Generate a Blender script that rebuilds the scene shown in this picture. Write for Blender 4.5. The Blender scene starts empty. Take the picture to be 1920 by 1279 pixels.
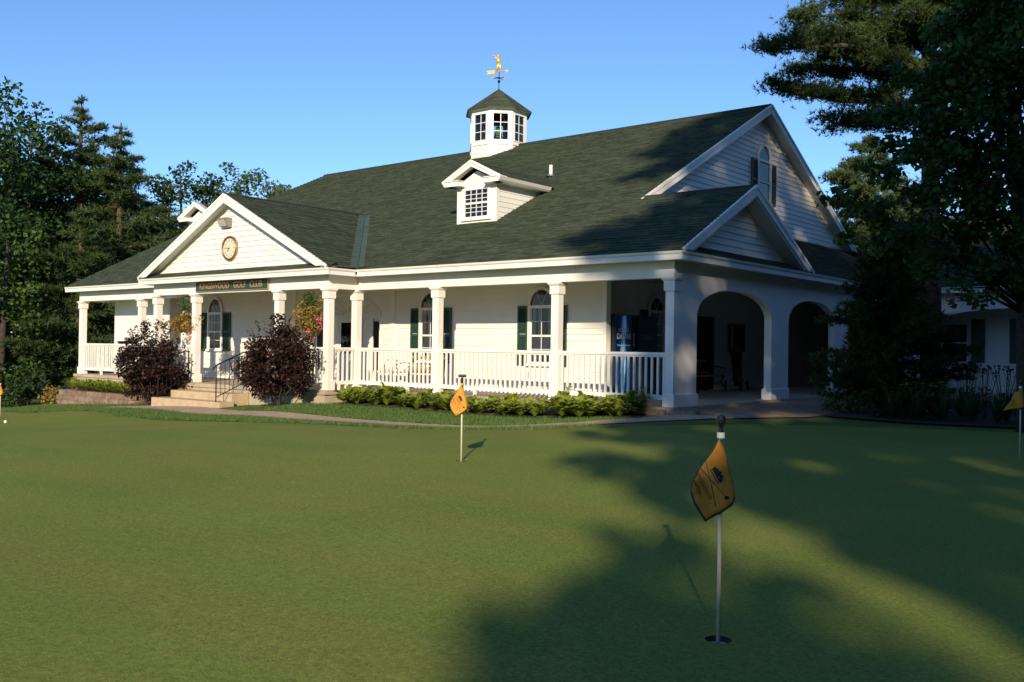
import bpy, math, random
import numpy as np
from mathutils import Vector, Matrix
random.seed(7); RNG=np.random.default_rng(11)
sc=bpy.context.scene; COL=sc.collection
R=math.radians
# ------------------------------------------------------------------ materials
def nt(m): return m.node_tree.nodes,m.node_tree.links
def mat(name,col,rough=.6,metal=0,spec=.5,var=0,vscale=6,bump=0,bscale=40,col2=None,island=0,trans=0,emit=None,coat=0):
    m=bpy.data.materials.new(name); m.use_nodes=True; n,l=nt(m); b=n['Principled BSDF']
    b.inputs['Roughness'].default_value=rough; b.inputs['Metallic'].default_value=metal
    b.inputs['Specular IOR Level'].default_value=spec; b.inputs['Coat Weight'].default_value=coat
    base=(*col,1); src=None
    tc=n.new('ShaderNodeTexCoord')
    if var or col2:
        ns=n.new('ShaderNodeTexNoise'); ns.inputs['Scale'].default_value=vscale; ns.inputs['Detail'].default_value=5
        l.new(tc.outputs['Object'],ns.inputs['Vector'])
        cr=n.new('ShaderNodeValToRGB'); cr.color_ramp.elements[0].position=.3; cr.color_ramp.elements[1].position=.7
        c2=col2 or tuple(c*(1+var) for c in col); c1=col if col2 else tuple(c*(1-var) for c in col)
        cr.color_ramp.elements[0].color=(*c1,1); cr.color_ramp.elements[1].color=(*c2,1)
        l.new(ns.outputs['Fac'],cr.inputs[0]); src=cr.outputs[0]
    if island:
        g=n.new('ShaderNodeNewGeometry'); mr=n.new('ShaderNodeMapRange'); mr.inputs[3].default_value=1-island; mr.inputs[4].default_value=1+island
        l.new(g.outputs['Random Per Island'],mr.inputs[0])
        mx=n.new('ShaderNodeMix'); mx.data_type='RGBA'; mx.blend_type='MULTIPLY'; mx.inputs[0].default_value=1
        if src: l.new(src,mx.inputs[6])
        else: mx.inputs[6].default_value=base
        cc=n.new('ShaderNodeCombineColor')
        for i in range(3): l.new(mr.outputs[0],cc.inputs[i])
        l.new(cc.outputs[0],mx.inputs[7]); src=mx.outputs[2]
    if src: l.new(src,b.inputs['Base Color'])
    else: b.inputs['Base Color'].default_value=base
    if bump:
        n2=n.new('ShaderNodeTexNoise'); n2.inputs['Scale'].default_value=bscale; n2.inputs['Detail'].default_value=6
        l.new(tc.outputs['Object'],n2.inputs['Vector']); bp=n.new('ShaderNodeBump'); bp.inputs['Strength'].default_value=bump; bp.inputs['Distance'].default_value=.02
        l.new(n2.outputs['Fac'],bp.inputs['Height']); l.new(bp.outputs[0],b.inputs['Normal'])
    if trans:
        tr=n.new('ShaderNodeBsdfTranslucent'); ms=n.new('ShaderNodeMixShader'); ms.inputs[0].default_value=trans
        if src: l.new(src,tr.inputs[0])
        else: tr.inputs[0].default_value=base
        l.new(b.outputs[0],ms.inputs[1]); l.new(tr.outputs[0],ms.inputs[2]); l.new(ms.outputs[0],n['Material Output'].inputs[0])
    if emit:
        b.inputs['Emission Color'].default_value=(*emit[0],1); b.inputs['Emission Strength'].default_value=emit[1]
    return m
def glass_mat():
    m=bpy.data.materials.new('glass'); m.use_nodes=True; n,l=nt(m); n.remove(n['Principled BSDF'])
    g=n.new('ShaderNodeBsdfGlossy'); g.inputs['Roughness'].default_value=.03; t=n.new('ShaderNodeBsdfTransparent'); t.inputs[0].default_value=(.86,.9,.9,1)
    f=n.new('ShaderNodeFresnel'); f.inputs[0].default_value=1.6; ms=n.new('ShaderNodeMixShader')
    l.new(f.outputs[0],ms.inputs[0]); l.new(t.outputs[0],ms.inputs[1]); l.new(g.outputs[0],ms.inputs[2]); l.new(ms.outputs[0],n['Material Output'].inputs[0]); return m
WHITE=mat('white_paint',(.80,.79,.75),.5,var=.035,vscale=1.7)
SIDING=mat('white_siding',(.79,.775,.73),.55,var=.04,vscale=1.3,island=.03)
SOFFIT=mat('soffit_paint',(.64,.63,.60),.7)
SHING=mat('green_shingle',(.044,.060,.038),.95,spec=.15,col2=(.070,.088,.056),vscale=6,island=.30,bump=.5,bscale=60)
SHUT=mat('shutter_green',(.022,.060,.040),.5)
OLIVE=mat('shutter_olive',(.075,.072,.045),.6)
FLASH=mat('green_metal',(.060,.092,.060),.6,metal=.0,spec=.35,var=.1,vscale=3)
CONC=mat('concrete',(.42,.35,.26),.85,var=.16,vscale=4,bump=.3,bscale=50)
STEP=mat('step_concrete',(.50,.38,.25),.85,var=.14,vscale=5,bump=.3,bscale=60)
BRICK=mat('retaining_block',(.22,.15,.11),.9,var=.3,vscale=9,bump=.5,bscale=30,island=.2)
BLOCK=mat('edging_stone',(.25,.19,.14),.9,var=.3,vscale=9,bump=.5,bscale=30)
DARK=mat('dark_interior',(.015,.015,.016),.8)
CURT=mat('curtain',(.45,.40,.30),.8,var=.1)
BLIND=mat('blind',(.52,.46,.34),.8)
GLASS=glass_mat()
IRON=mat('black_iron',(.012,.012,.013),.45,metal=.3)
WOOD=mat('bench_wood',(.42,.19,.07),.55,var=.2,vscale=10)
GOLD=mat('gold',(.95,.60,.16),.4,metal=.55)
BRASS=mat('brass',(.38,.24,.12),.35,metal=.8)
BARK=mat('bark',(.045,.036,.028),.95,var=.35,vscale=7,bump=.9,bscale=14)
BARKR=mat('pine_bark',(.085,.058,.042),.95,var=.35,vscale=7,bump=.9,bscale=14)
PATHM=mat('path_asphalt',(.44,.31,.21),.95,var=.18,vscale=3,bump=.4,bscale=90)
WALKM=mat('walk_gravel',(.27,.185,.12),.95,var=.3,vscale=4,bump=.5,bscale=60)
MULCH=mat('bed_soil',(.055,.04,.028),.95,var=.4,vscale=20,bump=.8,bscale=40)
PL_IRON=IRON
def leafmat(name,c,c2=None,isl=.35,tr=.3,vs=.6): return mat(name,c,.55,spec=.3,col2=c2 or tuple(x*1.5 for x in c),vscale=vs,island=isl,trans=tr)
L_MAPLE=leafmat('maple_leaf',(.030,.070,.015))
L_PINE=leafmat('pine_needle',(.035,.066,.018),(.075,.115,.030))
L_PINEL=leafmat('pine_needle_light',(.05,.085,.025),(.09,.13,.04))
L_DARK=leafmat('dark_leaf',(.020,.048,.012),(.045,.085,.022))
L_SHADE=mat('shade_leaf',(.02,.045,.014),.6,spec=.2,island=.3)
L_LIT=leafmat('light_leaf',(.05,.10,.02),(.08,.14,.03))
L_GREY=leafmat('pale_leaf',(.09,.13,.06),(.13,.16,.08))
L_PURP=leafmat('purple_leaf',(.020,.009,.008),(.042,.019,.013),tr=.15,vs=2)
L_HOSTA=leafmat('hosta_leaf',(.22,.29,.04),(.33,.38,.06),isl=.3,tr=.35,vs=3)
L_GRASS=leafmat('blade_green',(.08,.15,.035),(.12,.19,.05),vs=3)
L_YEW=leafmat('yew_needle',(.022,.05,.014),(.075,.11,.025),vs=1.2)
L_RUST=leafmat('rust_leaf',(.26,.19,.045),(.36,.25,.06),vs=4)
L_PINK=leafmat('pink_petal',(.55,.10,.16),(.75,.22,.28),vs=8)
L_ORG=leafmat('orange_petal',(.80,.35,.03),(.90,.5,.08),vs=8)
def turf(name,a,b,c,fine=260):
    m=bpy.data.materials.new(name); m.use_nodes=True; n,l=nt(m); bs=n['Principled BSDF']; bs.inputs['Roughness'].default_value=.85; bs.inputs['Specular IOR Level'].default_value=.2
    bs.inputs['Specular IOR Level'].default_value=.05
    tc=n.new('ShaderNodeTexCoord')
    def noise(s,d=4,vec=None):
        x=n.new('ShaderNodeTexNoise'); x.inputs['Scale'].default_value=s; x.inputs['Detail'].default_value=d; l.new(vec or tc.outputs['Object'],x.inputs['Vector']); return x
    n1=noise(.45,5); n2=noise(fine,3); n3=noise(9,4); n4=noise(45,4)
    mp=n.new('ShaderNodeMapping'); mp.inputs['Scale'].default_value=(.12,1.1,1); mp.inputs['Rotation'].default_value=(0,0,R(-30)); l.new(tc.outputs['Object'],mp.inputs[0]); n5=noise(1.2,4,mp.outputs[0])
    def mix(f,x,y,typ='MIX'):
        q=n.new('ShaderNodeMix'); q.data_type='RGBA'; q.blend_type=typ
        if isinstance(f,float): q.inputs[0].default_value=f
        else: l.new(f,q.inputs[0])
        for i,v in ((6,x),(7,y)):
            if isinstance(v,tuple): q.inputs[i].default_value=(*v,1)
            else: l.new(v,q.inputs[i])
        return q.outputs[2]
    def rng(o,lo,hi,a0=0,a1=1):
        r=n.new('ShaderNodeMapRange'); r.inputs[1].default_value=lo; r.inputs[2].default_value=hi; r.inputs[3].default_value=a0; r.inputs[4].default_value=a1; l.new(o,r.inputs[0]); return r.outputs[0]
    c0=mix(rng(n1.outputs[0],.35,.65),a,b)
    c1=mix(rng(n3.outputs[0],.52,.75,0,.5),c0,c)
    c1=mix(rng(n5.outputs[0],.40,.62,0,.40),c1,c)
    def mul(col,o,lo,hi,a0,a1):
        v=rng(o,lo,hi,a0,a1); cc=n.new('ShaderNodeCombineColor')
        for i in range(3): l.new(v,cc.inputs[i])
        return mix(1.0,col,cc.outputs[0],'MULTIPLY')
    c2=mul(c1,n2.outputs[0],.3,.7,.62,1.38); c3=mul(c2,n4.outputs[0],.3,.7,.76,1.24)
    l.new(c3,bs.inputs['Base Color'])
    bp=n.new('ShaderNodeBump'); bp.inputs['Strength'].default_value=.55; bp.inputs['Distance'].default_value=.006; l.new(n2.outputs[0],bp.inputs['Height'])
    bq=n.new('ShaderNodeBump'); bq.inputs['Strength'].default_value=.12; bq.inputs['Distance'].default_value=.05; l.new(n3.outputs[0],bq.inputs['Height']); l.new(bp.outputs[0],bq.inputs['Normal'])
    l.new(bq.outputs[0],bs.inputs['Normal']); return m
GREEN=turf('green_turf',(.150,.205,.041),(.186,.235,.050),(.228,.218,.060))
ROUGH=turf('rough_turf',(.085,.135,.035),(.115,.16,.045),(.13,.12,.05),120)
# ------------------------------------------------------------------ mesh builder
def Vn(a): return np.array(a,float)
class MB:
    def __init__(s): s.v=[]; s.f=[]; s.m=[]
    def face(s,pts,mi=0):
        b=len(s.v); s.v.extend([tuple(p) for p in pts]); s.f.append(tuple(range(b,b+len(pts)))); s.m.append(mi)
    def add(s,vs,fs,mi=0):
        b=len(s.v); s.v.extend([tuple(p) for p in vs]); s.f.extend([tuple(b+i for i in f) for f in fs]); s.m.extend([mi]*len(fs))
    def box(s,x0,y0,z0,x1,y1,z1,mi=0):
        vs=[(x,y,z) for z in (z0,z1) for y in (y0,y1) for x in (x0,x1)]
        s.add(vs,[(0,2,3,1),(4,5,7,6),(0,1,5,4),(2,6,7,3),(0,4,6,2),(1,3,7,5)],mi); return s
    def obox(s,c,ax,ay,az,mi=0):
        c,ax,ay,az=map(Vn,(c,ax,ay,az)); vs=[c+i*ax+j*ay+k*az for k in (-1,1) for j in (-1,1) for i in (-1,1)]
        s.add(vs,[(0,2,3,1),(4,5,7,6),(0,1,5,4),(2,6,7,3),(0,4,6,2),(1,3,7,5)],mi); return s
    def prism(s,poly,d,mi=0):
        d=Vn(d); n=len(poly); a=[Vn(p) for p in poly]; s.add(a+[p+d for p in a],[tuple(range(n))[::-1],tuple(range(n,2*n))]+[(i,(i+1)%n,n+(i+1)%n,n+i) for i in range(n)],mi); return s
    def tube(s,pts,rs,n=8,mi=0,cap=True):
        pts=[Vn(p) for p in pts]
        if not hasattr(rs,'__len__'): rs=[rs]*len(pts)
        b=len(s.v)
        for i,p in enumerate(pts):
            t=pts[min(i+1,len(pts)-1)]-pts[max(i-1,0)]; t=t/(np.linalg.norm(t)+1e-9)
            u=np.cross(t,(0,0,1) if abs(t[2])<.9 else (1,0,0)); u/=np.linalg.norm(u); w=np.cross(t,u)
            for k in range(n):
                a=2*math.pi*k/n; s.v.append(tuple(p+rs[i]*(math.cos(a)*u+math.sin(a)*w)))
        for i in range(len(pts)-1):
            for k in range(n): s.f.append((b+i*n+k,b+i*n+(k+1)%n,b+(i+1)*n+(k+1)%n,b+(i+1)*n+k)); s.m.append(mi)
        if cap:
            s.f.append(tuple(b+k for k in range(n))[::-1]); s.m.append(mi); e=b+(len(pts)-1)*n; s.f.append(tuple(e+k for k in range(n))); s.m.append(mi)
        return s
    def lathe(s,c,prof,n=16,mi=0):
        return s.tube([(c[0],c[1],c[2]+z) for r,z in prof],[r for r,z in prof],n,mi)
    def build(s,name,mats,parent=None,loc=None,smooth=False):
        me=bpy.data.meshes.new(name); v=np.array(s.v,float)
        off=Vn(loc) if loc is not None else (Vn(ORIG.get(parent.name,(0,0,0))) if parent is not None else np.zeros(3))
        me.from_pydata((v-off).tolist(),[],s.f)
        if not isinstance(mats,(list,tuple)): mats=[mats]
        for m in mats: me.materials.append(m)
        me.polygons.foreach_set('material_index',s.m)
        if smooth: me.polygons.foreach_set('use_smooth',[True]*len(s.f))
        me.update(); o=bpy.data.objects.new(name,me); COL.objects.link(o)
        if loc is not None: o.location=loc
        if parent is not None: o.parent=parent; ORIG[o.name]=ORIG.get(parent.name,(0,0,0))
        else: ORIG[o.name]=tuple(off)
        return o
ORIG={}
def clip(poly,f,val,keep_ge):
    out=[]; n=len(poly)
    for i in range(n):
        a,b=poly[i],poly[(i+1)%n]; fa,fb=a[f]-val,b[f]-val
        if not keep_ge: fa,fb=-fa,-fb
        if fa>=0: out.append(a)
        if (fa>=0)!=(fb>=0):
            t=fa/(fa-fb); out.append((a[0]+t*(b[0]-a[0]),a[1]+t*(b[1]-a[1])))
    return out
def lap(mb,poly,o,u,v,n,pitch,proud,tab=0,mi=0,start=None):
    """overlapping courses over a convex polygon given in (s,t) on axes u,v from o; n = outward normal"""
    o,u,v,n=map(Vn,(o,u,v,n))
    mb.face([o+p[0]*u+p[1]*v-n*.003 for p in poly],mi)
    t0=min(p[1] for p in poly) if start is None else start; t1=max(p[1] for p in poly); t=t0; row=0
    while t<t1-1e-4:
        band=clip(clip(poly,1,t,True),1,t+pitch,False)
        if len(band)>=3:
            P=lambda q,e=0: o+q[0]*u+q[1]*v+n*(proud*(1-(q[1]-t)/pitch)+.001+e)
            s0=min(q[0] for q in band); s1=max(q[0] for q in band)
            cuts=[s0,s1]
            if tab:
                cuts=[s0]; x=s0+random.uniform(.1,tab)
                while x<s1: cuts.append(x); x+=random.uniform(.45,1.25)*tab
                cuts.append(s1)
            for a,b in zip(cuts[:-1],cuts[1:]):
                pc=clip(clip(band,0,a,True),0,b,False) if tab else band
                if len(pc)<3: continue
                e=random.uniform(0,proud*.35) if tab else 0
                mb.face([P(q,e) for q in pc],mi)
                lo=[q for q in pc if abs(q[1]-t)<1e-5]
                if len(lo)>=2:
                    x0=min(q[0] for q in lo); x1=max(q[0] for q in lo)
                    A=o+x0*u+t*v; B=o+x1*u+t*v; mb.face([A,B,B+n*(proud+.001+e),A+n*(proud+.001+e)],mi)
        t+=pitch; row+=1
def tag(o,label=None,cat=None,group=None,kind=None):
    if label: o['label']=label
    if cat: o['category']=cat
    if group: o['group']=group
    if kind: o['kind']=kind
    return o
def empty(name,loc,label=None,cat=None,group=None,rz=0):
    o=bpy.data.objects.new(name,None); COL.objects.link(o); o.location=loc; o.rotation_euler=(0,0,rz); o.empty_display_size=.2; ORIG[o.name]=(0,0,0)
    return tag(o,label,cat,group)
def copy_tree(o,parent=None):
    c=o.copy(); COL.objects.link(c); c.parent=parent
    for ch in list(o.children): copy_tree(ch,c)
    return c
def quadmesh(name,V,mats,parent=None,loc=None,mi=None,k=4):
    """V (N,k,3) array of separate faces"""
    N=len(V); me=bpy.data.meshes.new(name); V=V.reshape(-1,3)
    if loc is not None: V=V-Vn(loc)
    me.vertices.add(len(V)); me.vertices.foreach_set('co',V.astype(np.float32).ravel())
    me.loops.add(N*k); me.loops.foreach_set('vertex_index',np.arange(N*k,dtype=np.int32))
    me.polygons.add(N); me.polygons.foreach_set('loop_start',np.arange(0,N*k,k,dtype=np.int32)); me.polygons.foreach_set('loop_total',np.full(N,k,dtype=np.int32))
    if not isinstance(mats,(list,tuple)): mats=[mats]
    for m in mats: me.materials.append(m)
    if mi is not None: me.polygons.foreach_set('material_index',mi.astype(np.int32))
    me.update(calc_edges=True); me.validate(); o=bpy.data.objects.new(name,me); COL.objects.link(o)
    if loc is not None: o.location=loc
    if parent is not None: o.parent=parent
    return o
def unit(a): return a/(np.linalg.norm(a,axis=-1,keepdims=True)+1e-9)
def leaves(C,size,aspect=.55,up=.3,rng=RNG,jit=.35,axis=None):
    """kite-shaped leaves at centres C"""
    N=len(C); d=unit(rng.normal(size=(N,3))*(1,1,.7)) if axis is None else unit(axis+rng.normal(size=(N,3))*.35)
    nn=rng.normal(size=(N,3)); nn[:,2]+=up*3*np.sign(.2+rng.random(N)); w=unit(np.cross(d,nn)); s=(size*(1+jit*(rng.random(N)*2-1)))[:,None]
    f=unit(np.cross(w,d))
    return np.stack([C-d*s*.5,C-d*s*.02+w*s*aspect*.5+f*s*.06,C+d*s*.5,C-d*s*.02-w*s*aspect*.5+f*s*.06],1)
def blobpts(blobs,per,rng=RNG,squash=.75):
    out=[]
    for (x,y,z,r) in blobs:
        n=max(3,int(per*r*r)); p=unit(rng.normal(size=(n,3)))*(r*(rng.random(n)**.45))[:,None]; p[:,2]*=squash; out.append(p+(x,y,z))
    return np.concatenate(out)
# ------------------------------------------------------------------ terrain
CP=[(6.5,-11,-.15),(1.5,-8,-.15),(9,-16,-.15),(20,-20,-.1),(20,0,-.1),(0,-16,-.2),(-6,-13,-.33),(-10,-9,-.6),(-4,-6,-.27),(0,-4.6,-.19),(1,-1.9,-.15),(3.2,.4,-.15),(6,3,-.15),
(-2,-3.2,-.34),(-6,-3,-.40),(-10,-2.7,-.51),(-13,-2.3,-.56),(-16,-1.8,-.70),(-20,-1.5,-.92),(-24,-1.5,-1.18),(-20,-4,-1.12),(-30,-3,-1.6),(-16,-6,-.82),(-20,-12,-.9),(-35,-15,-1.5),
(-2,-.6,-.27),(-6,-.6,-.30),(-9,-1.5,-.35),(-.3,-.5,-.15),(1,0,-.09),(1,5,-.05),(1.5,9,-.1),(5,8,-.2),(15,10,-.2),(-22,1,-.85),(-24,4,-1.15),(-30,10,-1.45),(-40,20,-1.7),(-25,22,-1.0),
(0,22,-.3),(15,25,-.3),(-60,0,-2),(-60,60,-2),(0,70,-1),(50,50,-.5),(50,-30,-.2),(0,-50,-.3),(-50,-50,-1.5),(-13,1,-.5),(-5,6,-.3)]
cp=np.array(CP,float)
def _U(r2): return np.where(r2>1e-12,r2*np.log(r2+1e-12),0)
_n=len(cp); _A=np.zeros((_n+3,_n+3)); _A[:_n,:_n]=_U(((cp[:,None,:2]-cp[None,:,:2])**2).sum(-1))+np.eye(_n)*.3; _A[:_n,_n]=1; _A[:_n,_n+1:]=cp[:,:2]; _A[_n:,:_n]=_A[:_n,_n:].T
_w=np.linalg.solve(_A,np.concatenate([cp[:,2],[0,0,0]]))
def H(x,y):
    x=np.asarray(x,float); y=np.asarray(y,float); sh=x.shape; p=np.stack([x.ravel(),y.ravel()],1)
    p=np.clip(p,-70,80); r=_U(((p[:,None]-cp[None,:,:2])**2).sum(-1))@_w[:_n]+_w[_n]+p@_w[_n+1:]
    return r.reshape(sh)
def h1(x,y): return float(H(np.array([x]),np.array([y]))[0])
EX=np.array([-60,-30,-25,-20,-16,-12,-9,-6.5,-4.5,-2.5,-1,0,1,2,3.2,5,7,10,20.]); EY=np.array([-3.0,-2.4,-2.4,-2.8,-3.1,-4.4,-4.7,-4.7,-4.6,-4.5,-3.9,-3.1,-2.1,-1.0,.3,1.2,1.9,2.4,2.6])
def edge(x): return np.interp(x,EX,EY)
def gridmesh(name,X,Y,Z,m,kind='structure',skip=None,label=None):
    nx,ny=X.shape; V=np.stack([X,Y,Z],-1).reshape(-1,3); F=[]
    for i in range(nx-1):
        for j in range(ny-1):
            if skip and skip(i,j): continue
            F.append((i*ny+j,(i+1)*ny+j,(i+1)*ny+j+1,i*ny+j+1))
    me=bpy.data.meshes.new(name); me.from_pydata(V.tolist(),[],F); me.materials.append(m); me.polygons.foreach_set('use_smooth',[True]*len(F)); me.update()
    o=bpy.data.objects.new(name,me); COL.objects.link(o); tag(o,kind=kind); return o
gx=np.unique(np.concatenate([np.linspace(-600,-60,12),np.arange(-60,30,.5),np.linspace(30,600,12)])); gy=np.unique(np.concatenate([np.linspace(-400,-40,8),np.arange(-40,40,.5),np.linspace(40,900,14)]))
GX,GY=np.meshgrid(gx,gy,indexing='ij'); GZ=H(GX,GY)-.004
ins=(GY<edge(GX)-.25)&(GY>-39)&(GX>-44)&(GX<24); GZ=np.where(ins,GZ-.3,GZ)
gridmesh('ground',GX,GY,GZ,ROUGH)
HOLES=[(7.14,-12.14),(2.16,-8.26)]
def lipz(x,y):
    z=H(x,y)+.012; return z-.03*np.clip((y-(edge(x)-.35))/.35,0,1)
xs=np.arange(-44,24.01,.4); ys=np.arange(-39,-5.0,.4)
def lines(a,hs):
    for h in hs: a=a[(a<h-.2-1e-6)|(a>h+.2+1e-6)]
    return np.unique(np.concatenate([a]+[[h-.2,h+.2] for h in hs]))
xs=lines(xs,[h[0] for h in HOLES]); ys=lines(ys,[h[1] for h in HOLES])
PX,PY=np.meshgrid(xs,ys,indexing='ij'); PZ=H(PX,PY)+.012
def sk(i,j): return any(abs((xs[i]+xs[i+1])/2-a)<.05 and abs((ys[j]+ys[j+1])/2-b)<.05 for a,b in HOLES)
gm=gridmesh('putting_green',PX,PY,PZ,GREEN,skip=sk)
# strip to the fringe + rings round the cups, joined in one mesh
mb=MB(); me=gm.data; mb.v=[tuple(v.co) for v in me.vertices]; mb.f=[tuple(p.vertices) for p in me.polygons]; mb.m=[0]*len(mb.f)
y0=ys[-1]; T=np.linspace(0,1,12)
for i in range(len(xs)-1):
    for k in range(11):
        q=[]
        for (x,t) in ((xs[i],T[k]),(xs[i+1],T[k]),(xs[i+1],T[k+1]),(xs[i],T[k+1])):
            y=y0+(edge(x)-y0)*t; q.append((x,y,float(lipz(np.array([x]),np.array([y]))[0])))
        mb.face(q)
for a,b in HOLES:
    n=32; z=h1(a,b)+.012
    for k in range(n):
        q=[]
        for kk,r in ((k,0),(k+1,0),(k+1,1),(k,1)):
            t=2*math.pi*kk/n+math.pi/4; c,s=math.cos(t),math.sin(t)
            if r==0: m_=.2/max(abs(c),abs(s)); q.append((a+c*m_,b+s*m_,h1(a+c*m_,b+s*m_)+.012))
            else: q.append((a+c*.056,b+s*.056,z))
        mb.face(q)
bpy.data.objects.remove(gm); g=mb.build('putting_green',GREEN,smooth=True); tag(g,kind='structure')
import bmesh
_b=bmesh.new(); _b.from_mesh(g.data); bmesh.ops.remove_doubles(_b,verts=_b.verts,dist=.0005); bmesh.ops.recalc_face_normals(_b,faces=_b.faces); _b.to_mesh(g.data); _b.free()
for a,b in HOLES:
    mb=MB(); z=h1(a,b)+.012; n=32
    for k in range(n):
        t0,t1=2*math.pi*k/n,2*math.pi*(k+1)/n; c0,s0,c1,s1=math.cos(t0),math.sin(t0),math.cos(t1),math.sin(t1)
        mb.face([(a+.056*c0,b+.056*s0,z),(a+.056*c1,b+.056*s1,z),(a+.056*c1,b+.056*s1,z-.025),(a+.056*c0,b+.056*s0,z-.025)],1)
        mb.face([(a+.054*c0,b+.054*s0,z-.025),(a+.054*c1,b+.054*s1,z-.025),(a+.054*c1,b+.054*s1,z-.11),(a+.054*c0,b+.054*s0,z-.11)],0)
    mb.face([(a+.054*math.cos(2*math.pi*k/n),b+.054*math.sin(2*math.pi*k/n),z-.11) for k in range(n)],1)
    o=mb.build('hole_cup',[WHITE,MULCH],loc=(a,b,z-.11)); tag(o,'white lined cup sunk in the green round the nearest flag pole' if a>5 else 'small cup in the green round the middle flag pole','golf hole','cups in the putting green')
def ribbon(name,pts,w,m,dz,kind='structure'):
    P=[]; pts=np.array(pts,float); t=np.linspace(0,len(pts)-1,len(pts)*8); cx=np.interp(t,range(len(pts)),pts[:,0]); cy=np.interp(t,range(len(pts)),pts[:,1]); ww=np.interp(t,range(len(pts)),w)
    for _ in range(6): cx[1:-1]=(cx[:-2]+cx[2:]+2*cx[1:-1])/4; cy[1:-1]=(cy[:-2]+cy[2:]+2*cy[1:-1])/4
    dx,dy=np.gradient(cx),np.gradient(cy); L=np.hypot(dx,dy); nx,ny=-dy/L,dx/L
    S=np.linspace(-.5,.5,7); jit=RNG.normal(size=len(cx))*.03
    X=cx[:,None]+nx[:,None]*S*(ww+jit)[:,None]; Y=cy[:,None]+ny[:,None]*S*(ww+jit)[:,None]; return gridmesh(name,X,Y,H(X,Y)+dz,m,kind)
ribbon('path',[(-17.2,-1.9),(-15,-2.15),(-12.8,-2.45),(-10.5,-2.9),(-8,-3.15),(-5.5,-3.45),(-3.4,-3.5),(-1.8,-3.0),(-.2,-1.8),(1.2,.2)],[.35,.9,1.15,1.0,.85,.8,.8,.8,.9,1.2],PATHM,.012)
def patch(name,poly,m,dz,step=.3):
    mb=MB(); xs_=np.arange(min(p[0] for p in poly),max(p[0] for p in poly),step); 
    for x in xs_:
        st=clip(clip(poly,0,x,True),0,x+step,False)
        if len(st)<3: continue
        for y in np.arange(min(p[1] for p in st),max(p[1] for p in st),step):
            c=clip(clip(st,1,y,True),1,y+step,False)
            if len(c)>=3: mb.face([(a,b,h1(a,b)+dz) for a,b in c])
    return tag(mb.build(name,m),kind='structure')
patch('walkway',[(.0,-.15),(1.6,-.35),(2.3,.9),(2.2,5),(1.2,10),(.0,11)],WALKM,.02)
patch('flower_bed_soil',[(2.35,1.3),(4,1.35),(7,2.2),(10,2.9),(10,11),(1.3,11),(2.2,5)],MULCH,.03)
patch('bed_soil',[(-8.6,-.95),(-4,-1.02),(-.5,-.8),(-.3,-.15),(-8.6,-.15)],MULCH,.03)
# ------------------------------------------------------------------ the clubhouse
m_=.515; ZFT=2.90; ZFB=2.755; O=.342; W=.183; YP=.906; OP=.314
XB,XC,XD=-2.6955,-6.09,-8.858; XP,XQ,XR,XS=-8.8247,-10.7355,-14.42,-16.39; XT=-22.6; XU=-18.85
YW=1.8; ZCT=2.44; YM=9.52; ZR=7.98; XGA=-2.375; XGW=-2.70; YS=2.79; ZS=4.513
zf=lambda y: ZFT+m_*(y+O)
BL=(-12,0,0)
club=empty('clubhouse',BL,'long white clubhouse with green shingle roof, columned porch, entrance portico and cupola','clubhouse'); ORIG[club.name]=BL
def part(mb,name,mats,parent=club,label=None,smooth=False):
    o=mb.build(name,mats,parent,smooth=smooth)
    if label: o['label']=label
    return o
su=math.sqrt(1+m_*m_); VF=(0,1/su,m_/su); NF=(0,-m_/su,1/su)
# main roof (one mesh: all the planes)
mb=MB()
o0=(0,-O,ZFT)
def P2(x,y): return (x,(y+O)*su)
def roofpoly(pts,o=o0,u=(1,0,0),v=VF,n=NF): lap(mb,pts,o,u,v,n,.150,.022,tab=.38)
roofpoly([P2(-23.12,-O),P2(O,-O),P2(O,YS),P2(-23.12,YS)])
roofpoly([P2(-23.12,YS+.0),P2(XGA,YS),P2(XGA,YM),P2(-21.67,YM),P2(-23.12,4.2)])
XH=XGW+.0
# small side gable: rear slope
lap(mb,[(0,0),(3.05,0),(3.05,3.16*su),(0,3.16*su)],(O-3.05,YS+3.16,ZS-3.16*m_),(1,0,0),(0,-1/su,m_/su),(0,m_/su,1/su),.150,.022,tab=.38)
# side skirt (east) below the big gable
VS=(-1/su,0,m_/su); NS=(m_/su,0,1/su)
lap(mb,[(.0,0),(19,0),(19,3.05*su),(3.05,3.05*su)],(O,-O,ZFT),(0,1,0),VS,NS,.150,.022,tab=.38)
# back slopes
mb.face([(XGA,YM,ZR),(-21.67,YM,ZR),(-23.12,14.8,ZR-5.28*m_),(-23.12,19.4,2.9),(XGA,19.4,2.9)]); mb.face([(O,19.4,2.9),(O,5.95,2.9),(XGA,5.95,4.3),(XGA,19.4,4.3)])
mb.face([(-21.67,YM,ZR+.01),(-23.12,4.2,zf(4.2)+.01),(-23.12,14.8,ZR-5.28*m_)])
part(mb,'roof',SHING)
mb=MB(); mb.tube([(XGA-.02,YM,ZR+.012),(-21.67,YM,ZR+.012)],.045,6); mb.tube([(O,YS,ZS+.01),(XGW,YS,ZS+.01)],.035,6)
part(mb,'ridge_cap',mat('ridge_dark',(.02,.028,.022),.9))
# soffit / ceiling
mb=MB(); mb.box(-23.1,-O+.03,ZFB-.0,O-.03,19.3,ZFB+.03); mb.box(XS-W-OP+.03,-YP-OP+.03,ZFB,XP+OP-.03,-O+.03,ZFB+.03); part(mb,'porch_ceiling',SOFFIT)
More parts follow.
